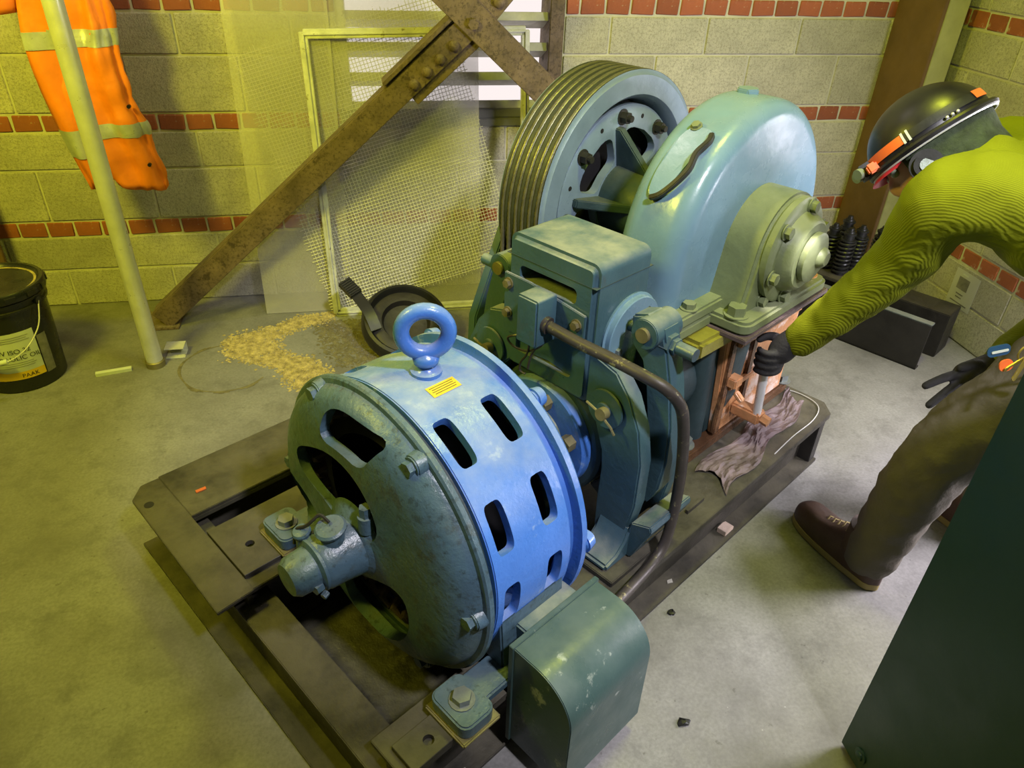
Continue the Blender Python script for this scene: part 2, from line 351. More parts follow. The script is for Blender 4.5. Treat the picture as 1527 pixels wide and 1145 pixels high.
slm = sl.mesh('slat', 0, 1, 25); slm.materials.append(M['slat']); bl = base_of(lv)
for i in range(8):
    o = bpy.data.objects.new('slat', slm); C.objects.link(o); o.parent = lv; o.location = (-bl[0], -bl[1], LZ0+.016+i*.108-bl[2])
# ------------------------------------------------------------------ things leaning on the back wall
def lean(z, y0=-.215, y1=-.045, h=1.1): return y0+(y1-y0)*z/h
def leanpt(x, z, d=0.): return Vector((x, lean(z)+d, z))
fr = thing('leaning_window_frame', 'bare pale aluminium window frame leaning against the back wall in front of mesh', 'frame', (.2, -.215, 0))
def fbar(x0, z0, x1, z1, w=.032, t=.02):
    a, b = Vector((x0, z0)), Vector((x1, z1)); d = (b-a).normalized(); n = Vector((-d.y, d.x))*w/2; mb = MB()
    q = [a-n, b-n, b+n, a+n]
    mb.loft([[leanpt(p.x, p.y, -t) for p in q], [leanpt(p.x, p.y, 0) for p in q]])
    ins = [a-n*.25, b-n*.25, b+n*.25, a+n*.25]
    mb.loft([[leanpt(p.x, p.y, -t-.006) for p in ins], [leanpt(p.x, p.y, -t+.001) for p in ins]]); return mb
for args in ((-.2, .012, -.222, 1.075), (.60, .012, .60, 1.085), (-.206, .016, .60, .016), (-.222, 1.068, .60, 1.083)): obj('frame_bar', fbar(*args), 'alu', fr, bevel=.002)
ms = thing('wire_mesh_panel', 'tilted panel of galvanised wire mesh with frayed edges leaning on the wall', 'wire mesh', (.2, -.2, 0))
e1 = Vector((.9636, .2672)); e2 = Vector((.2672, -.9636)); tl = Vector((-.478, .985)); p_ = .0134; mb = MB()
def wirebar(a, b, r=.00105, d=.02):
    A, Bq = leanpt(a.x, max(a.y, .004), d), leanpt(b.x, max(b.y, .004), d); mb.cyl(A, Bq, r, n=4, cap=False)
nx, ny = 60, 77
for i in range(nx+1):
    s0 = tl+e1*(i*p_+random.uniform(-.001, .001)); wirebar(s0-e2*random.uniform(.002, .022), s0+e2*(ny*p_+random.uniform(0, .016)), d=.021)
for j in range(ny+1):
    s0 = tl+e2*(j*p_+random.uniform(-.001, .001)); wirebar(s0-e1*random.uniform(.002, .022), s0+e1*(nx*p_+random.uniform(0, .014)), d=.019)
obj('wire_grid', mb, 'wire', ms, smooth=0, kind='stuff')
for lab, x0, x1, d in (('left one of two hazy clear plastic sheets, leaning on the block wall', -.495, -.128, .028), ('right one of two hazy clear plastic sheets, leaning in front of the louver', -.14, .42, .036)):
    q = [(x0, .003), (x1, .003), (x1, 1.42), (x0, 1.42)]
    def shp(x, z, dd): return Vector((x, -.18+.115*z/1.0+dd-.028, z))
    mbs = MB().loft([[shp(x, z, d) for x, z in q], [shp(x, z, d+.004) for x, z in q]])
    solo('plastic_sheet', mbs, 'sheet', ((x0+x1)/2, -.17, 0), lab, 'plastic sheet', smooth=0)
# ------------------------------------------------------------------ cross brace
def brace_part(a, b, w, y0, y1):
    a, b = Vector(a), Vector(b); d = (b-a).normalized(); n = Vector((-d.y, d.x))*w/2; q = [a-n, b-n, b+n, a+n]
    return MB().loft([[(p.x, y0, p.y) for p in q], [(p.x, y1, p.y) for p in q]]), d, n
br = thing('diagonal_brace', 'rusty riveted angle iron brace rising from the floor at left', 'brace', (-.9, -.24, 0))
A, Bv = (-.895, .03), (.352, 1.115)
pl, d, n = brace_part(A, Bv, .086, -.252, -.240); obj('plate', pl, 'rust_steel', br, bevel=.002)
a2, b2 = Vector(A)+n*.94, Vector(Bv)+n*.94; obj('flange', brace_part(a2, b2, .010, -.242, -.165)[0], 'rust_steel', br, bevel=.002)
a3, b3 = Vector((.06, .92))+n*.35, Vector((.335, 1.16))+n*.35; obj('splice_angle', brace_part(a3, b3, .014, -.262, -.17)[0], 'rust_steel', br, bevel=.002)
a4, b4 = Vector((.14, .895)), Vector((.37, 1.095)); obj('splice_plate', brace_part(a4, b4, .10, -.2395, -.228)[0], 'rust_steel', br, bevel=.002)
for t_ in (0, .33, .66, 1.0):
    x = .160+(.306-.160)*t_; zz = .930+(1.058-.930)*t_; rv = MB(); rv.lathe([(0, .019), (.008, .0185), (.015, .013), (.018, .004)], (x, -.2515, zz), (0, -1, 0), 16, cap=True); obj('rivet', rv, 'rust_steel', br)
obj('foot_plate', MB().box(-.98, -.83, -.27, -.12, 0, .012), 'rust_steel', br, bevel=.002)
b2t = thing('diagonal_brace', 'rusty angle iron brace running down behind the ribbed sheave', 'brace', (1.62, -.27, 0))
pl, d, n = brace_part((-.03, 1.505), (1.60, .055), .105, -.266, -.254); obj('plate', pl, 'rust_steel', b2t, bevel=.002)
a2, b2 = Vector((-.03, 1.505))+n*.94, Vector((1.60, .055))+n*.94; obj('flange', brace_part(a2, b2, .010, -.256, -.18)[0], 'rust_steel', b2t, bevel=.002)
obj('gusset_plate', MB().prism([(.36, 1.30), (.36, 1.13), (.452, 1.135), (.60, 1.30)], -.250, -.241, 'xz'), 'rust_steel', b2t, bevel=.002)
obj('bolt', MB().hexbolt((.372, -.266, 1.132), (0, -1, 0), .019, .014, False), 'rust_steel', b2t); obj('bolt', MB().lathe([(0, .022), (.010, .020), (.018, .010), (.019, .003)], (.465, -.250, 1.20), (0, -1, 0), 16, cap=True), 'rust_steel', b2t)
obj('foot_plate', MB().box(1.52, 1.70, -.28, -.10, 0, .012), 'rust_steel', b2t, bevel=.002)
# ------------------------------------------------------------------ pole, jacket, pail
pt = thing('steel_pole', 'tall galvanised steel pipe standing upright in front of the orange jacket', 'pole', (-.862, -.54, 0))
obj('pipe', MB().cyl((-.862, -.54, .0), (-.870, -.54, 2.98), .029, n=32), 'galv', pt)
obj('collar', MB().lathe([(0, .034), (.022, .034), (.026, .030)], (-.862, -.54, .0), (0, 0, 1), 24, cap=True), 'bolt_dirty', pt)
solo('channel_offcut', MB().box(-.835, -.765, -.50, -.44, 0, .004).box(-.835, -.765, -.444, -.44, 0, .042).box(-.835, -.765, -.50, -.44, .038, .042), 'alu', (-.8, -.47, 0), 'short pale metal channel offcut on the floor behind the pole foot', 'metal offcut', bevel=.001)
solo('wood_splinter', MB().box(-.06, .06, -.009, .009, 0, .012, Matrix.Translation((-1.0, -.575, 0)) @ Matrix.Rotation(.22, 4, 'Z')), 'label_paper', (-1.0, -.575, 0), 'thin pale sliver of material on the floor left of the pole foot', 'offcut')
def jacket():
    th = thing('work_jacket', 'orange high visibility rain jacket with grey reflective stripes hanging behind the pole', 'jacket', (-.86, -.34, .6))
    prof = [(.625, -.925, -.722), (.66, -.938, -.722), (.70, -.955, -.726), (.80, -.985, -.742), (.92, -1.01, -.765), (1.05, -1.005, -.775), (1.16, -.985, -.775), (1.30, -.97, -.79), (1.48, -.95, -.80), (1.62, -.93, -.82)]
    def prof_at(z):
        for (z0, a0, c0), (z1, a1, c1) in zip(prof, prof[1:]):
            if z <= z1: k = (z-z0)/(z1-z0); return a0+(a1-a0)*k, c0+(c1-c0)*k
        return prof[-1][1], prof[-1][2]
    def ring(z, off=0., jj=None, lo=0, hi=64):
        l, r = prof_at(z); cx, hw = (l+r)/2, (r-l)/2; out = []
        for j in range(lo, hi):
            a = 2*PI*j/64; x = math.cos(a); y = math.sin(a)
            fold = .016*math.sin(7*a+2.2*z)+.009*math.sin(13*a-3.1*z+1)+.006*math.sin(3*a+17*z)
            rx = hw+off*.6+fold*.25; ry = .052+off+fold*(1.0-.3*z)
            zz = z+(.020*math.sin(3*a+1.1)+.014*math.sin(5*a) if z < .70 else 0)*max(0, (.70-z)/.075)
            out.append((cx+rx*x*(abs(x)**-.25 if abs(x) > .05 else 1), -.345+ry*y-.012*math.sin(9*z), zz))
        return out
    zs = [.625+.0199*i for i in range(51)]
    mb = MB().loft([ring(z) for z in zs], True, False)
    o = obj('shell', mb, 'orange', th, smooth=180); tx = bpy.data.textures.new('cloth_folds', 'CLOUDS'); tx.noise_scale = .075; tx.noise_depth = 2; m3 = o.modifiers.new('d', 'DISPLACE'); m3.texture = tx; m3.strength = .034; m3.texture_coords = 'LOCAL'; md = o.modifiers.new('s', 'SOLIDIFY'); md.thickness = .003; md.offset = -1; realize(o, 180)
    for z0, z1 in ((.800, .845), (1.075, 1.125)): obj('reflective_stripe', MB().loft([ring(z0+(z1-z0)*i/4, .0025) for i in range(5)], True, False), 'reflective', th, smooth=180)
    for q in [o_ for o_ in th.children if o_.name.startswith('reflective')]:
        m3 = q.modifiers.new('d', 'DISPLACE'); m3.texture = tx; m3.strength = .034; m3.texture_coords = 'LOCAL'; realize(q, 180)
    # loose left front panel and sleeve
    def panel(pts_l, pts_r, y, name, stripes):
        n_ = len(pts_l); rings = []
        for i in range(n_):
            a, b = Vector(pts_l[i]), Vector(pts_r[i]); row = []
            for k in range(9):
                u = k/8; p = a.lerp(b, u); row.append((p.x, y+.014*math.sin(u*5+i*.5)-.01*math.sin(u*PI), p.y))
            rings.append(row)
        o = obj(name, MB().loft(rings, False, False), 'orange', th, smooth=180); md = o.modifiers.new('s', 'SOLIDIFY'); md.thickness = .004; realize(o, 180)
        for s0, s1 in stripes:
            st = [[Vector(q)+Vector((0, -.004, 0)) for q in rings[i]] for i in range(s0, s1+1)]; obj('reflective_stripe', MB().loft(st, False, False), 'reflective', th, smooth=180)
    zz = [.63, .66, .70, .74, .785, .83, .88, .95, 1.02, 1.07, 1.12, 1.18, 1.26, 1.36, 1.48]
    L_ = [-.955, -.965, -.978, -.988, -.997, -1.004, -1.010, -1.018, -1.022, -1.022, -1.020, -1.012, -1.0, -.985, -.965]
    panel([(x, q) for x, q in zip(L_, zz)], [(x+.035+.07*min(1, (q-.63)/.25), q) for x, q in zip(L_, zz)], -.405, 'front_panel', ((3, 5), (9, 10)))
    sv = MB(); sv.tube(spline([(-1.05, -.36, 1.62), (-1.075, -.37, 1.45), (-1.085, -.38, 1.30), (-1.07, -.385, 1.165)], 6), [.062+.006*math.sin(i*1.3) for i in range(19)], 20, cap=False)
    o = obj('sleeve', sv, 'orange', th, smooth=180); md = o.modifiers.new('s', 'SOLIDIFY'); md.thickness = .003; md.offset = -1; realize(o, 180)
    for x, zq in ((-.772, .90), (-.752, .71)): obj('snap', MB().cyl((x, -.396, zq), (x, -.408, zq), .006, n=12), 'black', th)
    obj('hook', MB().tube([(-.88, -.345, 1.60), (-.88, -.30, 1.70), (-.88, -.22, 1.72), (-.88, -.122, 1.70)], .006, 8), 'galv', th)
jk = set(bpy.data.objects); jacket()
for o in set(bpy.data.objects)-jk:                                   # hung closer to the wall
    if o.type == 'EMPTY': o.location = (o.location.x*1.046, -.22, 1.5046+(o.location.z-1.5046)*1.046); o.scale = (1.046, 1.0, 1.046)
def pail():
    cx, cy = -1.303, -.545; th = thing('oil_pail', 'black plastic oil pail with white and yellow paper label at the left wall', 'pail', (cx, cy, 0))
    body = [(0, .0), (0, .126), (.004, .130), (.30, .142), (.302, .150), (.310, .150), (.312, .144), (.325, .144), (.327, .152), (.337, .152), (.339, .145), (.345, .145)]
    obj('body', MB().lathe(body, (cx, cy, 0), (0, 0, 1), 56), 'bucket_black', th)
    lid = [(.340, .153), (.343, .157), (.352, .158), (.368, .157), (.374, .153), (.374, .143), (.366, .139), (.362, .134), (.362, .0)]
    l = obj('lid', MB().lathe(lid, (cx, cy, 0), (0, 0, 1), 56), 'bucket_black', th)
    for i in range(14):
        a = 2*PI*i/14; obj('lid_tab', MB().box(.1555, .1605, -.018, .018, .345, .366, Matrix.Translation((cx, cy, 0)) @ Matrix.Rotation(a, 4, 'Z')), 'bucket_black', l, bevel=.002)
    obj('residue', MB().lathe([(0, .124), (.001, .132)], (cx, cy, .3632), (0, 0, 1), 40), 'absorbent', l)
    def rr(z): return .130+(.142-.130)*(z-.004)/.296
    def wrap(u, z, off=.0012): a = u; r = rr(z)+off; return Vector((cx+r*math.cos(a), cy+r*math.sin(a), z))
    ac = math.radians(-62)
    def patch(a0, a1, z0f, z1f, off, nA=20, nZ=4):
        rows = []
        for j in range(nZ+1):
            rows.append([wrap(a0+(a1-a0)*i/nA, z0f(i/nA)+(z1f(i/nA)-z0f(i/nA))*j/nZ, off) for i in range(nA+1)])
        return MB().loft(rows, False, False)
    a0, a1 = math.radians(-135), math.radians(-37)
    lb = obj('label_sheet', patch(a0, a1, lambda u: .055, lambda u: .235, .0012), 'label_paper', th, smooth=180, label='white and yellow printed paper label')
    obj('yellow_band', patch(a0, a1, lambda u: .055, lambda u: .085+.02*max(0, .5-u)*2, .0020), 'label_yellow', lb, smooth=180)
    obj('tape', patch(math.radians(-35), math.radians(-20), lambda u: .05, lambda u: .20, .0012), 'grey_ink', th, smooth=180)
    def text(s, a_c, z, size, name='lettering'):
        c = bpy.data.curves.new('t', 'FONT'); c.body = s; c.size = size; c.align_x = 'CENTER'; o = bpy.data.objects.new('t', c); C.objects.link(o)
        bpy.context.view_layer.update(); dg = bpy.context.evaluated_depsgraph_get(); me = bpy.data.meshes.new_from_object(o.evaluated_get(dg)); bpy.data.objects.remove(o, do_unlink=True)
        b = base_of(th)
        for v in me.vertices:
            zz_ = z+v.co.y; q = wrap(a_c+v.co.x/(rr(zz_)), zz_, .0030); v.co = q-Vector(b)
        me.materials.clear(); me.materials.append(M['ink']); t = bpy.data.objects.new(name, me); C.objects.link(t); t.parent = lb
    text('AW ISO 32', math.radians(-72), .158, .024); text('HYDRAULIC OIL', math.radians(-73), .132, .024); text('PAAK', math.radians(-58), .062, .021)
    ln = MB()
    for k, zq in enumerate((.218, .210, .202, .120, .112, .104)): 
        r = patch(math.radians(-120), math.radians(-45-3*(k % 2)), lambda u: zq, lambda u: zq+.0016, .0022, 14, 1); ln.add(r.v, r.f)
    obj('fine_print', ln, 'grey_ink', lb, smooth=0)
    hp = [wrap(math.radians(-18), .318, .012)]
    for k in range(1, 12):
        u = k/12; a = math.radians(-18-u*140); hp.append(Vector((cx+math.cos(a)*(.158+.012*math.sin(u*PI)), cy+math.sin(a)*(.158+.012*math.sin(u*PI)), .318-.17*math.sin(u*PI)**.7)))
    hp.append(wrap(math.radians(-158), .318, .012))
    h = obj('bail_handle', MB().tube(spline(hp, 5), .0022, 8), 'wire', th)
    gp = [hp[5], hp[6], hp[7]]; obj('grip', MB().tube(spline(gp, 5), .009, 12), 'label_paper', h)
    for a in (-18, -158): obj('ear', MB().cyl(wrap(math.radians(a), .318, -.004), wrap(math.radians(a), .318, .014), .013, n=14), 'bucket_black', th)
pail()
# ------------------------------------------------------------------ floor marks: granules and dried ring
def granules(name, poly, n, m, label, hmax=.006):
    mb = MB(); xs = [p[0] for p in poly]; ys = [p[1] for p in poly]
    def inside(x, y):
        c = False
        for (x0, y0), (x1, y1) in zip(poly, poly[1:]+poly[:1]):
            if (y0 > y) != (y1 > y) and x < (x1-x0)*(y-y0)/(y1-y0)+x0: c = not c
        return c
    k = 0
    while k < n:
        x, y = random.uniform(min(xs), max(xs)), random.uniform(min(ys), max(ys))
        if not inside(x+random.gauss(0, .018), y+random.gauss(0, .018)): continue
        r = random.uniform(.003, .008); a = random.random()*6; h = random.uniform(.0015, hmax)
        mb.add([(x+r*math.cos(a+q*2*PI/5)*random.uniform(.7, 1.2), y+r*math.sin(a+q*2*PI/5)*random.uniform(.7, 1.2), .0005) for q in range(5)]+[(x, y, h)], [(0, 1, 5), (1, 2, 5), (2, 3, 5), (3, 4, 5), (4, 0, 5)]); k += 1
    cx, cy = sum(xs)/len(xs), sum(ys)/len(ys)
    solo(name, mb, m, (cx, cy, 0), label, 'spill', smooth=0, kind='stuff')
granules('absorbent_granules', [(-.65, -.41), (-.60, -.36), (-.45, -.30), (-.33, -.21), (-.22, -.19), (-.22, -.245), (-.40, -.34), (-.45, -.42), (-.40, -.52), (-.28, -.58), (-.20, -.72), (-.27, -.83), (-.36, -.74), (-.40, -.62), (-.52, -.55), (-.60, -.50)], 5600, 'absorbent', 'crusty yellow granules of dried spill on the floor before the frame')
granules('dark_floor_grit', [(-.30, -.28), (-.10, -.26), (-.02, -.40), (-.05, -.62), (-.17, -.66), (-.24, -.50)], 2000, 'grit', 'dark crumbly dirt on the floor behind the blue motor', .004)
rg = MB()
ringp = [(-.60+.165*math.cos(a)*(1+.03*math.sin(3*a)), -.585+.165*math.sin(a), 0) for a in [math.radians(70+i*6) for i in range(44)]]
for (x, y, _), (x2, y2, _) in zip(ringp, ringp[1:]):
    w = .012+.006*math.sin(x*70); dx, dy = x+.60, y+.585; l = math.hypot(dx, dy); dx2, dy2 = x2+.60, y2+.585
    rg.add([(x, y, .0008), (x2, y2, .0008), (x2+dx2/l*w, y2+dy2/l*w, .0008), (x+dx/l*w, y+dy/l*w, .0008)], [(0, 1, 2, 3)])
solo('dried_ring_mark', rg, 'grit', (-.60, -.585, 0), 'faint dark ring left by a bucket on the floor near the pole', 'stain', smooth=0, kind='stuff')
for k, (x, y, s_, m, lb) in enumerate([(.66, -1.93, .012, 'black', 'tiny black crumb on the grey floor beside the terminal box'), (.582, -2.219, .014, 'black', 'small black crumb on the floor at the bottom of the picture'), (-1.39, -.90, .012, 'black', 'tiny dark crumb on the floor in front of the black pail')]):
    mb = MB().sphere((x, y, s_*.3), s_, s_*.7, s_*.4, 7, 4); mb.xf(lambda p: p+Vector((random.uniform(-.3, .3)*s_, random.uniform(-.3, .3)*s_, 0))); mb.xf(lambda p: Vector((p.x, p.y, max(0.0, p.z))))
    solo('floor_crumb', mb, m, (x, y, 0), lb, 'debris', smooth=0)
# ------------------------------------------------------------------ black dish-shaped wheel with strap behind the motor
def dish():
    th = thing('black_wheel', 'black round dished wheel with a webbing strap on the floor behind the eyebolt', 'wheel', (.07, -.53, 0))
    ax = Vector((.10, -.50, .86)).normalized(); c = Vector((.075, -.50, .095))
    obj('tyre', MB().lathe([(-.05, .12), (-.045, .160), (-.02, .172), (.012, .172), (.03, .162), (.034, .150), (.022, .140), (-.01, .135), (-.015, .12)], c, ax, 56, closed=True), 'black', th)
    obj('disc', MB().lathe([(.008, .140), (.018, .120), (.016, .095), (-.005, .085), (-.008, .02), (-.02, .001)], c, ax, 48), 'black_steel', th)
    x_ = ax.cross(Vector((0, 0, 1))).normalized(); y_ = x_.cross(ax).normalized()
    P = [c+x_*(.125)-y_*.03+ax*.035, c+x_*(.14)+y_*.04+ax*.055, c+x_*(.165)+y_*.12+ax*.05, c+x_*(.20)+y_*.19+ax*.05]
    P = spline(P, 6); mb = MB(); rings = []
    for i, p in enumerate(P):
        d = (P[min(i+1, len(P)-1)]-P[max(i-1, 0)]).normalized(); n = d.cross(ax).normalized()*.022; rings.append([p-n-ax*.004, p+n-ax*.004, p+n+ax*.004, p-n+ax*.004])
    obj('strap', mb.loft(rings), 'black', th, bevel=.001)
    bk = MB(); Mx = Matrix.Translation(P[-4]) @ Matrix((( *n.normalized(), 0), (*d, 0), (*ax, 0), (0, 0, 0, 1))).transposed()
    Mx = Matrix(((n.normalized().x, d.x, ax.x, P[-4].x), (n.normalized().y, d.y, ax.y, P[-4].y), (n.normalized().z, d.z, ax.z, P[-4].z), (0, 0, 0, 1)))
    bk.box(-.026, .026, -.035, .04, -.008, .014, Mx)
    for i in range(7): bk.box(-.024, .024, -.03+i*.010, -.025+i*.010, .014, .018, Mx)
    obj('buckle', bk, 'black', th, bevel=.001)
dish()
# ------------------------------------------------------------------ bedplate (machine frame coordinates from here)
ZT = .185
bed = thing('machine_bedplate', 'dark oily steel bedplate of beams carrying motor, brake and gearbox', 'bedplate', (.45, .1, 0), M_)
def ibeam_s(s0, s1, t0, t1, web, ztop=ZT, name='rail'):
    mb = MB().box(s0, s1, t0, t1, 0, .012).box(s0, s1, web-.006, web+.006, .012, ztop-.014).box(s0, s1, t0, t1, ztop-.014, ztop); return obj(name, mb, 'bed', bed, bevel=.0015)
ibeam_s(-.36, 1.30, -.343, -.235, -.288)
ibeam_s(-.36, 1.30, .24, .345, .292)
ibeam_s(-.36, 1.62, .545, .745, .64)
cr = MB().box(-.43, -.345, -.343, .742, 0, .012).box(-.372, -.36, -.343, .742, .012, .128)
fl = [[( -.375-.012*math.sin(PI*(i/24))*0, .742-1.085*i/24, zz) for zz in (.128, .140)] for i in range(2)]
cr.box(-.385, -.30, -.343, .742, .128, .140); obj('cross_channel', cr, 'bed', bed, bevel=.002)
obj('end_plate', MB().prism([(-.345, .742), (-.345, .228), (-.435, .222), (-.43, .700), (-.392, .742)], ZT, ZT+.010, 'xy'), 'bed', bed, bevel=.0015)
obj('end_web', MB().box(-.36, -.348, .24, .74, .140, ZT), 'bed', bed)
obj('outer_plate', MB().box(-.3445, 1.62, .545, .747, ZT, ZT+.010), 'bed', bed, bevel=.0015)
for t0, t1 in ((-.345, -.277), (.277, .468)): obj('motor_plate', bool_cut(MB().box(-.342, .12, t0, t1, ZT, ZT+.013).mesh('p', .001, 1, 35, base_of(bed)), [MB().cyl((-.285, -.315 if t0 < 0 else .36, .1), (-.285, -.315 if t0 < 0 else .36, .3), .011, n=20).mesh('c', off=base_of(bed))]), 'bed', bed)
obj('drilled_hole', MB().cyl((-.405, .655, ZT+.0100), (-.405, .655, ZT+.0107), .012, n=18), 'inside', bed)
obj('deck_plate', MB().prism([(.13, -.343), (1.30, -.343), (1.345, -.30), (1.345, .3), (.13, .3)], ZT-.002, ZT+.006, 'xy'), 'bed', bed, bevel=.0015)
obj('deck_plate', MB().box(.60, 1.62, .3, .545, ZT-.002, ZT+.006), 'bed', bed, bevel=.0015)
obj('drip_tray', MB().box(-.345, 1.25, -.234, .239, .001, .006), 'oil_floor', bed)
obj('drip_tray', MB().box(-.345, 1.25, .346, .544, .001, .006), 'oil_floor', bed)
obj('end_leg', MB().box(1.26, 1.30, -.335, -.10, 0, ZT-.01), 'black_steel', bed, bevel=.002)
obj('end_leg', MB().box(1.26, 1.30, -.10, .30, .0, ZT-.01), 'black_steel', bed, bevel=.002)
obj('brake_pad_plate', MB().box(.25, .40, -.315, -.20, ZT+.006, ZT+.022), 'bed', bed, bevel=.002); obj('brake_pad_plate', MB().box(.25, .40, .20, .315, ZT+.006, ZT+.022), 'bed', bed, bevel=.002)
obj('flat_bar', MB().box(.585, .66, -.296, -.288, ZT+.006, ZT+.018), 'bed', bed)
# ------------------------------------------------------------------ electric motor
ZA = .425; mo = thing('electric_motor', 'big blue electric motor with slotted drum body and lifting eye on the bedplate', 'motor', (-.02, 0, ZT+.013), M_); mb0 = base_of(mo)
def ax_pt(s, th, r): return Vector((s, -r*math.sin(th), ZA+r*math.cos(th)))       # th from the top towards -t
sh = MB().lathe([(-.116, .316), (.084, .316), (.084, .296), (-.116, .296)], (0, 0, ZA), (1, 0, 0), 120, closed=True)
cut = []
def slot_cutter(sc, thc, hs=.021, hth=math.radians(9.3)):
    rings = []
    for r in (.27, .345):
        ring = []
        for i in range(28):
            a = 2*PI*i/28; u = math.copysign(abs(math.cos(a))**.42, math.cos(a)); v = math.copysign(abs(math.sin(a))**.42, math.sin(a)); ring.append(ax_pt(sc+hs*u, thc+hth*v, r))
        rings.append(ring)
    return MB().loft(rings).mesh('c', off=mb0)
for k in range(11):
    if 3 < k < 8: continue
    a = math.radians(30.3+31.6*k) if k <= 3 else math.radians(-31.5*(11-k)-1.5)
    for sc in (-.077, .038): cut.append(slot_cutter(sc, a))
obj('drum_shell', bool_cut(sh.mesh('sh', .0025, 2, 35, mb0), cut), 'blue', mo, label='glossy blue drum shell with two rows of vent slots')
obj('band', MB().lathe([(-.140, .302), (-.112, .302), (-.112, .28), (-.140, .28)], (0, 0, ZA), (1, 0, 0), 96, closed=True), 'teal_dark', mo)
obj('band', MB().lathe([(.080, .304), (.108, .304), (.108, .28), (.080, .28)], (0, 0, ZA), (1, 0, 0), 96, closed=True), 'blue', mo)
obj('rear_bell', MB().lathe([(.104, .328), (.118, .328), (.128, .318), (.150, .29), (.175, .22), (.185, .10), (.19, .05), (.17, .05), (.150, .22), (.13, .28), (.104, .30)], (0, 0, ZA), (1, 0, 0), 96, closed=True), 'blue', mo)
obj('stator_core', MB().lathe([(-.13, .20), (-.12, .245), (.09, .245), (.10, .20)], (0, 0, ZA), (1, 0, 0), 64), 'inside', mo)
wd = MB()
for k in range(36):
    a = 2*PI*k/36; wd.tube([ax_pt(-.11, a, .255), ax_pt(-.135, a+.05, .262), ax_pt(-.14, a+.12, .25), ax_pt(-.11, a+.17, .24)], .010, 6)
obj('winding', wd, 'copper_dark', mo)
# front end bell: dished casting with windows
fb = MB().lathe([(-.136, .330), (-.146, .330), (-.150, .326), (-.151, .316), (-.166, .310), (-.180, .297), (-.192, .275), (-.199, .24), (-.203, .18), (-.206, .12), (-.212, .08), (-.222, .05), (-.222, .02), (-.190, .02), (-.188, .09), (-.184, .18), (-.178, .235), (-.165, .268), (-.150, .29), (-.136, .300)], (0, 0, ZA), (1, 0, 0), 120, closed=True)
def sector_cut(r0, r1, a0, a1, pw=.45):
    rings = []
    for s in (-.30, -.10):
        ring = []
        for i in range(36):
            a = 2*PI*i/36; u = math.copysign(abs(math.cos(a))**pw, math.cos(a)); v = math.copysign(abs(math.sin(a))**pw, math.sin(a))
            th = math.radians((a0+a1)/2+(a1-a0)/2*v); r = (r0+r1)/2+(r1-r0)/2*u; ring.append((s, r*math.sin(th), ZA+r*math.cos(th)))
        rings.append(ring)
    return MB().loft(rings).mesh('c', off=mb0)
def poly_cut(pts):
    P = [Vector((p[0], p[1])) for p in pts]; out = []
    for i in range(len(P)):                                          # round the corners: Chaikin twice
        pass
    for _ in range(2):
        out = []
        for i in range(len(P)): a_, b_ = P[i], P[(i+1) % len(P)]; out += [a_*.75+b_*.25, a_*.25+b_*.75]
        P = out
    return MB().prism([(p.x, ZA+p.y) for p in P], -.30, -.10, 'yz').mesh('c', off=mb0)
bell_holes = [[(0.215, 0.112), (0.131, 0.158), (0.067, 0.179), (-0.0, 0.176), (-0.058, 0.140), (-0.092, 0.065), (-0.02, 0.013), (0.02, 0.036), (0.079, 0.036), (0.14, 0.040), (0.205, 0.060)],
    [(0.083, -0.150), (0.004, -0.094), (-0.085, -0.048), (-0.147, -0.044), (-0.161, -0.091), (-0.152, -0.150), (-0.118, -0.212), (-0.049, -0.267), (0.020, -0.285), (0.073, -0.255)],
    [(0.292, -0.006), (0.24, 0.004), (0.170, -0.020), (0.135, -0.061), (0.205, -0.143), (0.272, -0.152), (0.298, -0.1)],
    [(0.085, 0.268), (0.039, 0.291), (-0.04, 0.292), (-0.105, 0.288), (-0.072, 0.248), (-0.035, 0.198), (0.026, 0.204), (0.105, 0.195)]]
obj('end_bell', bool_cut(fb.mesh('fb', 0, 1, 35, mb0), [poly_cut(p) for p in bell_holes]), 'blue_grime', mo, label='grimy grey-blue end bell with cast windows')
hub = MB().lathe([(-.200, .092), (-.222, .066), (-.262, .060), (-.292, .058), (-.300, .054), (-.302, .0)], (0, 0, ZA), (1, 0, 0), 48); obj('bearing_hub', hub, 'blue_grime', mo)
obj('bearing_cap', MB().lathe([(-.298, .050), (-.30, .056), (-.306, .056), (-.310, .044), (-.348, .041), (-.360, .033), (-.364, .0)], (0, 0, ZA), (1, 0, 0), 40), 'blue_grime', mo)
oc = MB()
for s_, t_, z_, r_ in ((-.262, -.012, ZA+.076, .030), (-.296, .040, ZA+.050, .018)): oc.cyl((s_, t_, z_-.03), (s_, t_, z_), r_*.8, n=20).lathe([(0, r_), (.006, r_*1.05), (.010, r_*.9), (.011, .001)], (s_, t_, z_), (-.2, 0, 1), 20)
ocp = obj('oil_cup', oc, 'blue_grime', mo)
obj('cup_chain', MB().tube(spline([(-.262, -.008, ZA+.091), (-.268, .012, ZA+.100), (-.282, .02, ZA+.088), (-.290, .032, ZA+.072), (-.302, .052, ZA+.055), (-.308, .056, ZA+.02)], 5), .0035, 6), 'bolt_dark', ocp)
nb = MB().hexbolt((-.312, -.038, ZA-.018), (-1, -.2, 0), .011, .016, False).hexbolt((-.308, -.05, ZA-.03), (-1, -.3, -.2), .007, .012, False); obj('drain_plug', nb, 'blue_grime', mo)
pk = MB().cyl((-.205, -.045, ZA+.06), (-.205, -.045, ZA+.095), .016, n=18).hexbolt((-.205, -.045, ZA+.095), (0, 0, 1), .012, .022, True); obj('terminal_post', pk, 'blue_grime', mo)
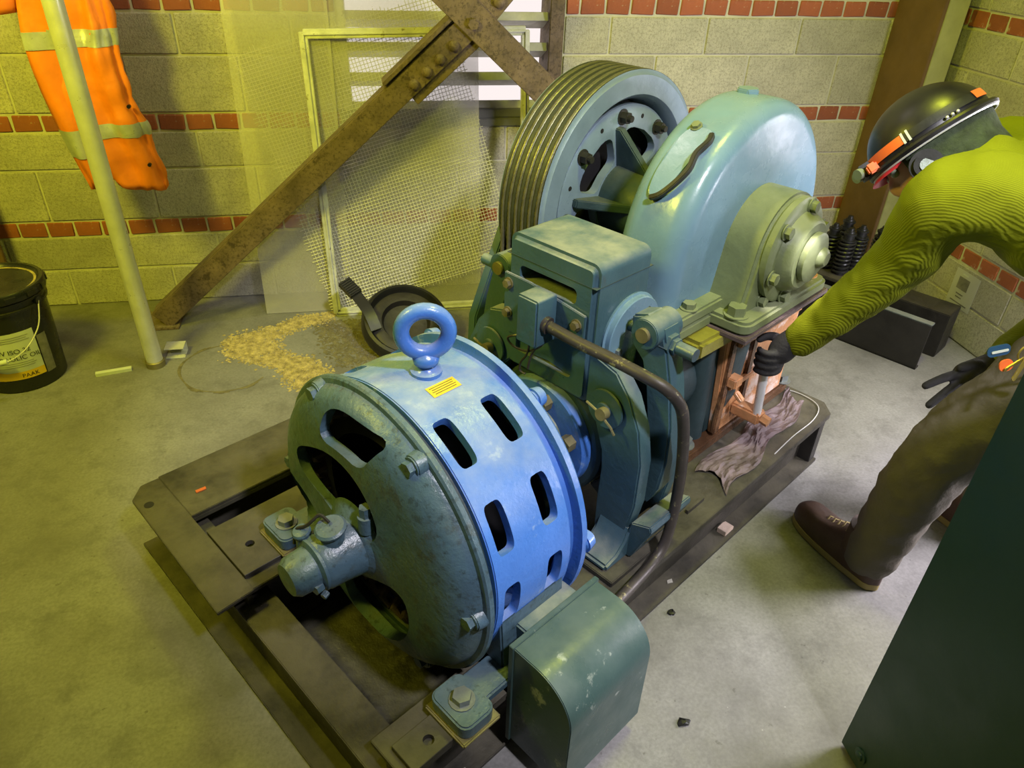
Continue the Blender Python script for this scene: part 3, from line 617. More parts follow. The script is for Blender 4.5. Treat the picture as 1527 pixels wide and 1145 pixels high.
for k in range(6):
    a = math.radians(30+60*k); bp = Vector((-.168, .303*math.sin(a), ZA+.303*math.cos(a))); o = MB().cyl(bp+Vector((.03, 0, 0)), bp, .027, .022, n=20); lug = obj('bolt_lug', o, 'blue_grime', mo); obj('bolt', MB().hexbolt(bp, (-1, 0, 0), .0145, .012, True), 'blue_grime', lug)
    bp = Vector((.118, .312*math.sin(a), ZA+.312*math.cos(a))); obj('bolt_lug', MB().cyl(bp, bp+Vector((.030, 0, 0)), .024, .018, n=18), 'blue', mo, bevel=.005)
eye = MB().lathe([(0, .030), (.010, .031), (.014, .020), (.022, .017), (.026, .024), (.036, .026), (.044, .022), (.05, .014)], (-.012, 0, ZA+.313), (0, 0, 1), 24)
ring = [(-.012+0*.0, .046*math.cos(a), 0) for a in [0]]
rp = []
for i in range(32):
    a = 2*PI*i/32; dv = Vector((.80, -.60, 0)).normalized(); rp.append(Vector((-.012, 0, ZA+.404))+dv*.044*math.cos(a)+Vector((0, 0, 1))*.044*math.sin(a))
eye.tube(rp, .0155, 14, closed=True); obj('eye_bolt', eye, 'blue', mo, smooth=50)
def sticker(sc, thc, hs, hth, rot, r=.3172):
    rows = []; 
    for j in range(9):
        row = []
        for i in range(9):
            u, v = -1+2*i/8, -1+2*j/8; x = u*hs*math.cos(rot)-v*hth*math.sin(rot); y = u*hs*math.sin(rot)+v*hth*math.cos(rot); row.append(ax_pt(sc+x, thc+y/.316, r))
        rows.append(row)
    return MB().loft(rows, False, False)
for sc, thc, rot in ((-.017, math.radians(10.2), .0), (.0, math.radians(107), .0)):
    st = obj('warning_sticker', sticker(sc, thc, .033, .0145, rot), 'yellow_label', mo, smooth=180, label='small yellow warning sticker'); pr = MB()
    for k in range(4): q = sticker(sc, thc+(-.0085+.0055*k)/.316, .028-.003*(k % 2), .0008, rot, .3176); pr.add(q.v, q.f)
    obj('print_lines', pr, 'print', st, smooth=0)
for sg in (-1, 1):
    for s0, s1 in ((-.245, -.165), (.055, .135)):
        t0, t1 = sorted((sg*.265, sg*.372)); zf = ZT+.023
        ft = MB().prism(rounded(t1-t0, s1-s0, .02, 4, (t0+t1)/2, (s0+s1)/2), zf, zf+.034, 'xy'); ft.v = [(p[1], p[0], p[2]) for p in ft.v]
        f_ = obj('foot', ft, 'blue_grime', mo, bevel=.004)
        sp = MB().box(s0-.006, s1+.008, t0-.004, t1+.004, ZT+.013, ZT+.0232); obj('shim', sp, 'bolt_dirty', f_, bevel=.003)
        obj('bolt', MB().hexbolt(((s0+s1)/2, sg*.318, zf+.034), (0, 0, 1), .019, .015, True), 'bolt', f_)
    wbk = MB().prism([(sg*.24, ZA-.20), (sg*.310, ZA-.06), (sg*.320, ZT+.05), (sg*.262, ZT+.05)], -.10, .075, 'yz'); obj('foot_web', wbk, 'blue_grime', mo, bevel=.004)
    obj('foot_rail', MB().box(-.17, .08, min(sg*.275, sg*.345), max(sg*.275, sg*.345), ZT+.030, ZT+.052), 'blue_grime', mo, bevel=.004)
# terminal box on the side
tb = []
for (u, v) in [(-.352, .34), (-.41, .34)]+[(-.41-.095*math.sin(math.radians(a)), .245+.095*math.cos(math.radians(a))) for a in range(8, 90, 8)]+[(-.505, .245), (-.505, .05), (-.352, .05)]: tb.append((u, v))
tbo = obj('terminal_box', MB().prism(tb, -.108, .132, 'yz'), 'term_green', mo, bevel=.002, label='dark green terminal box with a rounded outer edge')
obj('seam', MB().box(-.112, .136, -.356, -.345, .045, .345), 'term_green', tbo, bevel=.001)
obj('box_bracket', MB().box(-.06, .09, -.36, -.29, .26, .33), 'teal', mo, bevel=.004)
# ------------------------------------------------------------------ coupling and drum
cp = thing('shaft_coupling', 'dark blue brake drum coupling with bolt heads between motor and brake', 'coupling', (.30, 0, ZA-.17), M_)
obj('drum', MB().lathe([(.345, .0), (.345, .12), (.347, .160), (.355, .168), (.50, .168), (.505, .16), (.505, .05)], (0, 0, ZA), (1, 0, 0), 64), 'teal_dark', cp)
obj('flange', MB().lathe([(.318, .0), (.318, .140), (.322, .145), (.345, .145), (.347, .14)], (0, 0, ZA), (1, 0, 0), 56), 'blue', cp)
obj('hub', MB().lathe([(.192, .0), (.192, .062), (.20, .068), (.30, .074), (.318, .080)], (0, 0, ZA), (1, 0, 0), 40), 'gear_green_lamplit', cp)
for k in range(6):
    a = math.radians(12+60*k); obj('bolt', MB().hexbolt((.318, -.108*math.sin(a), ZA+.108*math.cos(a)), (-1, 0, 0), .020, .026, False), 'bolt_dirty', cp)
# ------------------------------------------------------------------ brake
bk = thing('brake_unit', 'blue-green machine brake with a square solenoid box above two bowed arms', 'brake', (.42, 0, ZT+.022), M_); bb = base_of(bk)
bx = MB().prism(rounded(.256, .33, .022, 5, 0, .735), .325, .514, 'yz').mesh('bx', .012, 3, 35, bb)
def rprism(w, h, r, cy, cz, s0, s1): return MB().prism(rounded(w, h, r, 4, cy, cz), s0, s1, 'yz').mesh('c', off=bb)
bxm = bool_cut(bx, [rprism(.166, .036, .012, .005, .817, .30, .40), rprism(.172, .075, .010, .007, .655, .30, .42)]); obj('solenoid_box', bxm, 'teal', bk)
obj('lid_seam', MB().box(.3243, .5147, -.1287, .1287, .8515, .8530), 'teal_dark', bk)
obj('inner_armature', MB().box(.385, .42, -.09, .09, .60, .85), 'bolt_dirty', bk)
yo = [(0, .70), (-.13, .70), (-.195, .682), (-.237, .635), (-.27, .567), (-.287, .485), (-.288, .367), (-.274, .275), (-.25, .225), (-.245, ZT+.022), (-.185, ZT+.022), (-.182, .337), (-.184, .42), (-.178, .47), (-.15, .54), (-.105, .59), (-.05, .615), (0, .622)]
yo_full = yo+[(-a, b) for a, b in reversed(yo[1:-1])]
obj('yoke', MB().prism(yo_full, .335, .378, 'yz'), 'teal', bk, bevel=.004)
obj('yoke', MB().prism(yo_full, .468, .500, 'yz'), 'teal', bk, bevel=.003)
for sg in (-1, 1):
    ftp = MB()
    prof = [(.262, ZT+.022), (.262, ZT+.040), (.30, ZT+.050), (.325, ZT+.075), (.340, .30), (.375, .30), (.40, ZT+.022)]
    t0, t1 = sorted((sg*.195, sg*.285)); ftp.loft([[(s, t0, z) for s, z in prof], [(s, t1, z) for s, z in prof]]); obj('foot', ftp, 'teal', bk, bevel=.006)
    # side ledge joining yoke to lever pivot
    led = [(sg*.27, .262), (sg*.285, .315), (sg*.335, .335), (sg*.34, .32), (sg*.315, .262), (sg*.295, ZT+.025), (sg*.245, ZT+.025)]
    obj('pivot_ledge', MB().prism(led, .34, .50, 'yz'), 'teal', bk, bevel=.003)
    lev = [(.165, .785), (.205, .800), (.245, .785), (.262, .735), (.285, .655), (.303, .56), (.307, .47), (.298, .385), (.272, .325), (.238, .335), (.242, .40), (.245, .48), (.238, .56), (.222, .64), (.205, .69), (.172, .72)]
    lv_ = obj('brake_arm', MB().prism([(sg*a, b) for a, b in lev], .405, .462, 'yz'), 'teal', bk, bevel=.005)
    obj('brake_shoe', MB().prism([(sg*.174*math.cos(a), ZA+.174*math.sin(a)) for a in [math.radians(-50+10*i) for i in range(11)]]+[(sg*.225*math.cos(a), ZA+.225*math.sin(a)) for a in [math.radians(45-10*i) for i in range(10)]], .395, .475, 'yz'), 'teal_dark', lv_, bevel=.003)
    obj('pivot_boss', MB().cyl((.372, sg*.285, .262), (.515, sg*.285, .262), .030, n=24), 'bolt_dirty', bk, bevel=.002)
    pin = MB().cyl((.325, sg*.182, .588), (.331, sg*.182, .588), .047, n=36).cyl((.318, sg*.182, .588), (.33, sg*.182, .588), .018, n=20); pn = obj('washer', pin, 'teal', bk, bevel=.001)
    obj('cotter_pin', MB().cyl((.318, sg*.182-.008, .588), (.300, sg*.182-.008, .590), .014, n=18).tube([(.304, sg*.182+.034, .602), (.304, sg*.182, .592), (.304, sg*.182-.036, .570), (.308, sg*.182-.045, .552)], .003, 6), 'bolt_dirty', pn)
    # clevis, spring rod and adjusting bolt at the arm top
    cl = MB().cyl((.385, sg*.215, .765), (.475, sg*.215, .765), .034, n=24); clo = obj('clevis', cl, 'teal', bk, bevel=.002)
    obj('clevis_pin', MB().cyl((.376, sg*.215, .765), (.386, sg*.215, .765), .016, n=16), 'bolt_dirty', clo)
    ad = MB().cyl((.43, sg*.13, .742), (.43, sg*.24, .742), .012, n=16).cyl((.43, sg*.236, .742), (.43, sg*.262, .742), .026, n=6).cyl((.43, sg*.262, .742), (.43, sg*.272, .742), .019, n=6).cyl((.43, sg*.272, .742), (.43, sg*.315, .742), .0145, n=16)
    obj('adjusting_bolt', ad, 'teal', bk)
    ds = obj('side_disc', MB().lathe([(0, .0), (0, .092), (.006, .094), (.008, .088), (.019, .088), (.021, .086), (.021, .0)], (.452, sg*.127, .712), (0, sg, 0), 56), 'teal_light', bk)
    for a in (200, 235): obj('bolt', MB().hexbolt((.452+.062*math.cos(math.radians(a)), sg*.148, .712+.062*math.sin(math.radians(a))), (0, sg, 0), .009, .008, False), 'bolt', ds)
    obj('bolt', MB().hexbolt((.452+.062*math.cos(math.radians(20)), sg*.148, .712+.062*math.sin(math.radians(20))), (0, sg, 0), .009, .008, False), 'bolt', ds); obj('hole', MB().cyl((.492, sg*.1478, .762), (.492, sg*.1485, .762), .006, n=14), 'inside', ds)
brk = obj('bracket_plate', MB().prism([(.127, .808), (.127, .662), (.078, .662), (.078, .690), (-.112, .712), (-.112, .788), (.05, .808)], .316, .324, 'yz'), 'teal', bk, bevel=.0015)
for t_, z_ in ((.112, .785), (.112, .712), (-.092, .762)): obj('bolt', MB().hexbolt((.316, t_, z_), (-1, 0, 0), .010, .009, True), 'bolt_dirty', brk)
jb = obj('junction_block', MB().prism(rounded(.06, .112, .006, 3, -.006, .757), .252, .316, 'yz'), 'teal', bk, bevel=.004)
ww = MB().tube(spline([(.285, .01, .705), (.28, .05, .69), (.28, .075, .672), (.285, .06, .655), (.285, .02, .660), (.285, -.01, .68), (.282, -.03, .70)], 6), .0028, 6).tube(spline([(.285, .01, .70), (.28, .012, .66), (.28, .03, .63), (.282, .035, .605), (.285, .02, .60)], 6), .0028, 6).tube(spline([(.285, -.02, .70), (.28, 0, .66), (.282, .01, .62)], 6), .0028, 6)
obj('loose_wire', ww, 'conduit', jb)
cdp = [(.282, -.034, .752), (.290, -.12, .742), (.300, -.20, .736), (.306, -.285, .730), (.320, -.325, .716), (.345, -.345, .680), (.375, -.346, .62), (.41, -.342, .50), (.428, -.338, .38), (.425, -.338, .29), (.405, -.340, .232), (.355, -.344, .209), (.28, -.352, .209), (.19, -.362, .214), (.128, -.375, .22)]
solo('conduit_pipe', MB().tube(spline(cdp, 7), .0128, 14).cyl((.281, -.030, .7525), (.283, -.044, .751), .019, n=20), 'conduit', (.128, -.375, .2), 'bent dark conduit pipe with chipped paint running from brake to terminal box', 'conduit', M_)
# ------------------------------------------------------------------ gearbox
SC, ZS = 1.021, .757
gb = thing('gear_reducer', 'blue-green worm gear case with tall rounded cover and greasy side bearing', 'gearbox', (1.03, 0, ZT+.006), M_); gbb = base_of(gb)
def dring(R_, t_):
    p = [(SC+R_*math.cos(q), t_, .752+R_*math.sin(q)) for q in [math.radians(-2+184*i/56) for i in range(57)]]
    return [(SC+R_+.004, t_, .662)]+p+[(SC-R_-.004, t_, .662)]
cw, cr_ = .094, .050; rr_ = []
for i in range(9): q = PI/2*(1-i/8); rr_.append(dring(.362-cr_+cr_*math.cos(q), -(cw-cr_+cr_*math.sin(q))))
rr_ += [dring(.362, t) for t in (-.02, .02)]
for i in range(9): q = PI/2*i/8; rr_.append(dring(.362-cr_+cr_*math.cos(q), cw-cr_+cr_*math.sin(q)))
cv = obj('gear_cover', MB().loft(rr_), 'teal_light', gb, smooth=45, label='smooth blue rounded gear cover')
obj('filler_plug', MB().cyl((SC+.03, .02, 1.105), (SC+.03, .02, 1.124), .030, n=6), 'teal_light', cv, bevel=.003)
# inspection lid lying on the rim
def rimpt(phi, t, r): return Vector((SC+r*math.cos(phi), t, .752+r*math.sin(phi)))
lid = []
for r in (.360, .372):
    ring = []
    for i in range(40):
        a = 2*PI*i/40; u = math.copysign(abs(math.cos(a))**.6, math.cos(a)); v = math.copysign(abs(math.sin(a))**.6, math.sin(a)); ring.append(rimpt(math.radians(137+15.5*u+5*v*u*0), .004+.036*v*(1-.25*u)+.014*u, r))
    lid.append(ring)
ld = obj('inspection_lid', MB().loft(lid), 'teal_light', cv, bevel=.003)
hp = [rimpt(math.radians(x), t, r) for x, t, r in ((124, -.040, .376), (128, -.050, .383), (134, -.042, .387), (140, -.046, .387), (146, -.030, .387), (151, -.005, .385), (153, .022, .378))]
rings = []
Ps = spline(hp, 5)
for i, p in enumerate(Ps):
    d_ = (Ps[min(i+1, len(Ps)-1)]-Ps[max(i-1, 0)]).normalized(); o_ = Vector((p.x-SC, 0, p.z-.752)).normalized(); n_ = d_.cross(o_).normalized()*.006; rings.append([p-n_-o_*.012, p+n_-o_*.012, p+n_+o_*.004, p-n_+o_*.004])
obj('lid_latch', MB().loft(rings), 'bolt_dark', ld, bevel=.002)
obj('bolt', MB().hexbolt(rimpt(math.radians(122), .012, .370), rimpt(math.radians(122), 0, 1)-rimpt(math.radians(122), 0, 0), .011, .007, True), 'gear_green_lamplit', ld)
for z0, z1, m in ((.635, .667, 'gear_green_lamplit'), (.600, .6335, 'gear_green_lamplit')):
    q = [(y, x) for x, y in rounded(.27, .90, .05, 5, 0, SC)]; obj('case_flange', MB().prism(q, z0, z1, 'xy'), m, gb, bevel=.006)
for s_, t_ in ((.620, -.085), (.620, .085), (1.425, -.085), (1.425, .085), (.725, -.112)): obj('bolt', MB().hexbolt((s_, t_, .667), (0, 0, 1), .017, .014, True), 'gear_green_lamplit', gb)
# lower case
lc = [(.855, ZT+.035), (1.30, ZT+.035), (1.36, .60), (.80, .60)]
obj('lower_case', MB().prism(lc, -.150, .150, 'xz'), 'teal_dark', gb, bevel=.012)
obj('base_flange', MB().prism([(y, x) for x, y in rounded(.36, .60, .03, 4, 0, 1.035)], ZT+.006, ZT+.038, 'xy'), 'oil_dark', gb, bevel=.004)
for s_, t_ in ((.765, -.138), (.765, .138), (1.29, -.155), (1.29, .155)):
    obj('bolt', MB().hexbolt((s_+.02, t_, ZT+.038), (0, 0, 1), .024, .020, True), 'bolt', gb)
obj('worm_housing', MB().lathe([(.62, .0), (.62, .095), (.63, .105), (.66, .108), (.665, .132), (.69, .135), (.70, .128), (.80, .138)], (0, 0, ZA), (1, 0, 0), 48), 'teal_dark', gb)
obj('worm_shaft', MB().cyl((.50, 0, ZA), (.63, 0, ZA), .038, n=24), 'bolt_dark', gb)
obj('corner_post', MB().cyl((.845, -.118, ZT+.03), (.81, -.125, .60), .036, n=20), 'teal_dark', gb)
obj('drip_ledge', MB().prism([(.70, -.10), (.70, -.178), (.88, -.185), (.92, -.10)], .548, .600, 'xy'), 'oil_yellow', gb, bevel=.010)
# side bearing pedestal towards the right front
bp_ = [(SC+.150*math.cos(a), .765+.150*math.sin(a)) for a in [math.radians(8+164*i/24) for i in range(25)]]
bp_ = [(1.20, .615), (1.185, .70)]+bp_+[(.855, .70), (.835, .615)]
obj('bearing_housing', MB().prism(bp_, -.195, -.07, 'xz'), 'gear_green_lamplit', gb, bevel=.012, seg=3)
obj('bearing_foot', MB().prism([(y, x) for x, y in rounded(.20, .44, .03, 4, -.14, SC)], .604, .640, 'xy'), 'gear_green_lamplit', gb, bevel=.008)
obj('gasket', MB().box(.795, 1.245, -.244, -.05, .590, .604), 'gasket', gb, bevel=.002)
obj('bolt', MB().hexbolt((.835, -.185, .640), (0, 0, 1), .024, .024, True), 'gear_green_lamplit', gb); obj('bolt', MB().hexbolt((1.205, -.185, .640), (0, 0, 1), .024, .024, True), 'oil_rust', gb)
for s_ in (.93, 1.03, 1.12): obj('bolt', MB().hexbolt((s_, -.195, .655), (0, -1, 0), .015, .014, True), 'gear_green_lamplit', gb)
cpz = .772
cap_ = obj('bearing_cover', MB().lathe([(.19, .05), (.19, .132), (.196, .138), (.212, .138), (.218, .130), (.220, .106), (.250, .092), (.256, .084), (.257, .0)], (SC-.004, 0, cpz), (0, -1, 0), 64), 'gear_green_lamplit', gb)
obj('end_cap', MB().lathe([(.256, .060), (.258, .064), (.272, .064), (.276, .056), (.277, .0)], (SC-.004, 0, cpz), (0, -1, 0), 48), 'gear_green_lamplit', cap_)
obj('end_plug', MB().lathe([(.277, .028), (.286, .025), (.293, .017), (.294, 0)], (SC+.018, 0, cpz-.004), (0, -1, 0), 24), 'gear_green_lamplit', cap_)
for k in range(6):
    a = math.radians(20+60*k); obj('bolt', MB().hexbolt((SC-.004+.118*math.cos(a), -.220, cpz+.118*math.sin(a)), (0, -1, 0), .015, .014, True), 'gear_green_lamplit', cap_)
# rusty side plate and oil gauge
pn = obj('side_plate', MB().prism([(.885, ZT+.040), (1.27, ZT+.040), (1.27, .588), (.845, .588)], -.172, -.150, 'xz'), 'oil_rust', gb, bevel=.004, label='oil stained rusty side plate')
obj('rib', MB().box(.99, 1.015, -.182, -.170, ZT+.06, .57), 'oil_dark', pn, bevel=.003); obj('rib', MB().box(.872, .90, -.180, -.166, ZT+.05, .57), 'oil_dark', pn, bevel=.003)
obj('rib', MB().box(.90, 1.24, -.190, -.170, .515, .538), 'oil_rust', pn, bevel=.003); obj('rib', MB().box(.90, 1.10, -.186, -.170, .375, .392), 'oil_rust', pn, bevel=.003)
obj('stain_plate', MB().prism([(.905, .31), (.955, .34), (.985, .54), (.905, .54)], -.1765, -.170, 'xz'), 'teal_dark', pn, bevel=.002)
ga = obj('oil_gauge', MB().box(.955, 1.0, -.262, -.170, .268, .306), 'oil_rust', gb, bevel=.006); obj('gauge_nut', MB().cyl((.978, -.262, .287), (.978, -.285, .283), .015, n=6), 'oil_rust', ga)
obj('gauge_rod', MB().cyl((.972, -.246, .300), (.962, -.238, .50), .0125, n=16), 'galv', ga); obj('gauge_bracket', MB().box(.885, .925, -.205, -.168, .395, .425).cyl((.905, -.20, .38), (.905, -.225, .36), .010, n=10), 'oil_rust', ga, bevel=.004)
# ------------------------------------------------------------------ sheave
sv = thing('traction_sheave', 'large grooved rope sheave with blue rim and bolted spoked hub', 'sheave', (SC, .43, ZS-.36), M_); svb = base_of(sv)
T0, T1, RS = .344, .511, .362
pr = [(.44, .272), (.375, .280), (.352, .290), (T0, .297), (T0, RS-.014), (T0+.005, RS-.008)]
gt = [T0+.0185+.026*i for i in range(6)]
for g in gt: pr += [(g-.0115, RS), (g-.0065, RS-.002), (g-.005, RS-.009), (g, RS-.013), (g+.005, RS-.009), (g+.0065, RS-.002)]
pr += [(gt[-1]+.0115, RS), (T1-.004, RS), (T1, RS-.008), (T1, .297), (.47, .272)]
obj('rim', MB().lathe(pr, (SC, 0, ZS), (0, 1, 0), 128, closed=True), 'sheave_blue', sv)
gv = MB().lathe([(T0+.0075, RS+.0006)]+[(a, r+.0006) for a, r in pr[6:42]]+[(gt[-1]+.012, RS+.0006)], (SC, 0, ZS), (0, 1, 0), 128); obj('groove_surface', gv, 'groove', sv)
obj('web', MB().lathe([(.425, .0), (.425, .275), (.445, .275), (.445, .0)], (SC, 0, ZS), (0, 1, 0), 64, closed=False), 'inside', sv)
hr = MB().lathe([(.358, .09), (.362, .262), (.366, .268), (.385, .268), (.385, .09)], (SC, 0, ZS), (0, 1, 0), 96, closed=True).mesh('hr', 0, 1, 35, svb)
def sect2(r0, r1, a0, a1):
    rings = []
    for t_ in (.33, .41):
        ring = []
        for i in range(28):
            a = 2*PI*i/28; u = math.copysign(abs(math.cos(a))**.45, math.cos(a)); v = math.copysign(abs(math.sin(a))**.45, math.sin(a)); th = math.radians((a0+a1)/2+(a1-a0)/2*v); r = (r0+r1)/2+(r1-r0)/2*u; ring.append((SC+r*math.cos(th), t_, ZS+r*math.sin(th)))
        rings.append(ring)
    return MB().loft(rings).mesh('c', off=svb)
obj('hub_disc', bool_cut(hr, [sect2(.112, .205, 36+72*k, 92+72*k) for k in range(5)]), 'sheave_blue', sv)
for k in range(5):
    th = math.radians(28+72*k); Rm = Matrix.Translation((SC, 0, ZS)) @ Matrix.Rotation(-th, 4, 'Y'); obj('rib', MB().loft([[Rm @ Vector((.085, .23, z)) for z in (-.012, .012)]+[Rm @ Vector((.085, .37, z)) for z in (.012, -.012)], [Rm @ Vector((.215, .345, z)) for z in (-.012, .012)]+[Rm @ Vector((.215, .37, z)) for z in (.012, -.012)]]), 'teal_dark', sv, bevel=.003)
for k in range(8):
    a = math.radians(5+45*k); obj('bolt', MB().hexbolt((SC+.238*math.cos(a), .362, ZS+.238*math.sin(a)), (0, -1, 0), .017, .020, True, .012), 'bolt_dark', sv)
for k in range(8):
    ho = MB(); a = math.radians(27+45*k); ho.cyl((SC+.238*math.cos(a), .3625, ZS+.238*math.sin(a)), (SC+.238*math.cos(a), .3612, ZS+.238*math.sin(a)), .007, n=12); obj('hole', ho, 'inside', sv)
obj('hub', MB().lathe([(.37, .10), (.35, .108), (.24, .098), (.08, .10)], (SC, 0, ZS), (0, 1, 0), 56), 'teal_dark', sv)
def ropes():
    for i, g in enumerate(gt):
        R_ = RS-.013+.0068; P = [(SC+R_, g, .2-.2)]
        P = []
        zq = .02
        while zq < ZS-.01: P.append(Vector((SC+R_, g, zq))); zq += .012
        n_ = 180
        for k in range(n_+1): a = PI*k/n_; P.append(Vector((SC+R_*math.cos(a), g, ZS+R_*math.sin(a))))
        zq = ZS-.0065
        while zq > .008: P.append(Vector((SC-R_, g, zq))); zq -= .0065
        rings = []; L = 0.; N_ = 18
        for k, p in enumerate(P):
            d = (P[min(k+1, len(P)-1)]-P[max(k-1, 0)]).normalized(); y = Vector((0, 1, 0)); x = y.cross(d).normalized()
            if k: L += (P[k]-P[k-1]).length
            rings.append([p+(x*math.cos(2*PI*j/N_)+y*math.sin(2*PI*j/N_))*.0072*(1+.14*math.cos(6*(2*PI*j/N_)-6*2*PI*L/.085)) for j in range(N_)])
        nth = ['rope nearest the blue rim face', 'second rope from the blue rim face', 'third rope from the blue rim face', 'fourth rope from the blue rim face', 'fifth rope from the blue rim face', 'outermost rope at the left edge of the sheave'][i]
        solo('hoist_rope', MB().loft(rings, True, True), 'rope', (SC-R_, g, 0), 'twisted steel hoist rope over the sheave, '+nth, 'rope', M_, 'hoist ropes over the sheave', smooth=60)
ropes()
pd = thing('bearing_pedestal', 'dark green tapered plate pedestal behind the ropes of the sheave', 'pedestal', (1.05, .56, ZT+.01), M_)
obj('plate', MB().prism([(.575, ZT+.010), (1.50, ZT+.010), (1.46, .42), (1.30, .74), (1.17, .90), (.90, .90), (.735, .745), (.590, .43)], .527, .560, 'xz'), 'teal', pd, bevel=.004)
obj('bearing_shell', MB().cyl((SC, .516, ZS), (SC, .60, ZS), .10, n=40), 'teal', pd, bevel=.004); obj('base', MB().box(.57, 1.51, .53, .64, ZT+.010, ZT+.034), 'teal', pd, bevel=.004)
# ------------------------------------------------------------------ loose things on and around the bed
def rag():
    N_ = 34; n2 = 16; rows = []
    for i in range(N_+1):
        u = i/N_; row = []
        for j in range(n2+1):
            v = j/n2; s_ = .74+.56*u+.03*math.sin(v*4+u*2); t_ = -.205-.115*v*(1-.35*u)+.012*math.sin(u*14)+.02*(u-.4)
            z_ = ZT+.009+.007*abs(math.sin(u*23+v*7))*abs(math.sin(v*11-u*9+1))+.004*max(0, math.sin(u*12+v*4))*math.sin(v*PI)+random.uniform(0, .004)
            if t_ < -.33: z_ -= (-.33-t_)*.0
            row.append((s_, t_, z_))
        rows.append(row)
    o = solo('oily_rag', MB().loft(rows, False, False), 'rag', (1.0, -.25, ZT+.006), 'crumpled oily brown paper towel lying on the bedplate beside the gearbox', 'rag', M_, smooth=0); md = o.modifiers.new('s', 'SOLIDIFY'); md.thickness = .0015; md.offset = 1; realize(o, 0)
rag()
solo('bare_wire', MB().tube(spline([(.98, -.325, ZT+.008), (1.10, -.32, ZT+.008), (1.22, -.322, ZT+.008), (1.30, -.30, ZT+.009), (1.325, -.24, ZT+.009), (1.31, -.17, ZT+.009), (1.26, -.12, ZT+.010)], 6), .0016, 6), 'galv', (1.1, -.32, ZT+.006), 'thin bent wire lying on the far corner of the bedplate', 'wire', M_)
wbk = MB().prism([(-.022, 0), (.022, 0), (.022, .012), (.006, .018), (-.022, .016)], -.014, .014, 'xz'); wbk.xf(lambda p: p+Vector((.79, -.318, .012)))
solo('wood_chip', wbk, 'wood', (.79, -.318, .012), 'small pale wooden block lying on the lower flange of the rail', 'wood block', M_, bevel=.001)
for s_, t_, lb in ((.515, -.322, 'tiny white paint flake on the rail flange beside the conduit bend'), (-.215, -.326, 'pale paint flake on the rail flange in front of the terminal box')):
    mbf = MB().prism([(-.010, 0), (.004, -.007), (.012, .002), (-.002, .007)], .0125, .0145, 'xy'); mbf.xf(lambda p: p+Vector((s_, t_, 0))); solo('paint_flake', mbf, 'chip', (s_, t_, .012), lb, 'paint flake', M_, smooth=0)
mbf = MB().prism([(-.014, -.004), (.012, -.006), (.014, .004), (-.012, .006)], ZT+.0102, ZT+.013, 'xy'); mbf.xf(lambda p: p+Vector((-.285, .62, 0))); solo('orange_chip', mbf, 'red_chip', (-.285, .62, ZT+.01), 'small orange chip lying on the left end of the bedplate', 'chip', M_, smooth=0)
# ------------------------------------------------------------------ neighbouring steel plinth with springs
pb = thing('steel_plinth', 'black steel plinth behind the worker carrying a row of coil springs', 'plinth', (2.35, .1, 0), M_)
obj('top_plate', MB().box(2.24, 2.56, -.075, .34, .186, .200), 'bed', pb, bevel=.002)
obj('web', MB().box(2.28, 2.54, -.06, .33, 0, .186), 'black_steel', pb, bevel=.002)
p2 = thing('steel_channel', 'black steel channel standing on edge on the floor in front of the plinth', 'channel', (2.14, -.15, 0), M_)
obj('web', MB().box(2.132, 2.142, -.345, .19, 0, .198), 'black_steel', p2, bevel=.001); obj('flange', MB().box(2.132, 2.165, -.345, .19, .192, .2), 'bolt', p2, bevel=.001); obj('flange', MB().box(2.132, 2.165, -.345, .19, 0, .008), 'black_steel', p2, bevel=.001)
p3 = solo('steel_offcut_plate', MB().box(2.29, 2.42, -.36, -.09, 0, .19), 'black_steel', (2.35, -.2, 0), 'dark steel block under the paper notice at the right wall', 'steel block', M_, bevel=.003)
def coil(base, h, r, lab):
    bs = Vector(base); th = thing('coil_spring', lab, 'spring', base, W_, 'coil springs on the plinth'); turns = 8; P = []
    for i in range(turns*18+1): a = 2*PI*i/18; P.append(bs+Vector((r*math.cos(a), r*math.sin(a), .007+(h*.74-.012)*i/(turns*18))))
    obj('coil', MB().tube(P, .0052, 6), 'spring', th)
    obj('core', MB().cyl(bs+Vector((0, 0, 0)), bs+Vector((0, 0, h*.74)), r*.66, n=20), 'black', th)
    obj('cap', MB().lathe([(h*.735, r*1.02), (h*.765, r*1.02), (h*.77, r*.72), (h*.86, r*.70), (h*.865, r*.85), (h*.90, r*.85), (h*.905, r*.6), (h*.94, r*.55), (h*.945, .012), (h, .010), (h, 0)], bs, (0, 0, 1), 20), 'spring', th)
for k, (x, y, h, lab) in enumerate([(1.925, -.475, .205, 'front coil spring of the cluster of four nearest the gearbox'), (1.90, -.405, .20, 'leftmost coil spring, half hidden behind the front one'), (2.005, -.44, .20, 'coil spring at the right side of the cluster of four'), (1.985, -.365, .215, 'rear coil spring standing tallest in the cluster of four'), (2.10, -.448, .195, 'single coil spring standing apart to the right of the cluster')]): coil((x, y, .2), h, .030, lab)
# paper notice on the right wall
nt_ = thing('wall_notice', 'laminated white paper notice with a grey picture on the right block wall', 'notice', (XR, -.72, .19))
def wq(y0, y1, z0, z1, x): return MB().box(x-.0008, x, y0, y1, z0, z1)
obj('sheet', wq(-.775, -.640, .135, .285, XR-.0025), 'paper', nt_); obj('picture', wq(-.728, -.668, .208, .258, XR-.0036), 'grey_ink', nt_)
for z0, a, b in ((.186, -.718, -.678), (.172, -.715, -.681), (.150, -.755, -.66)): obj('text_line', wq(a, b, z0, z0+.005, XR-.0036), 'grey_ink', nt_)
obj('heading', wq(-.71, -.68, .268, .273, XR-.0036), 'label_paper', nt_)
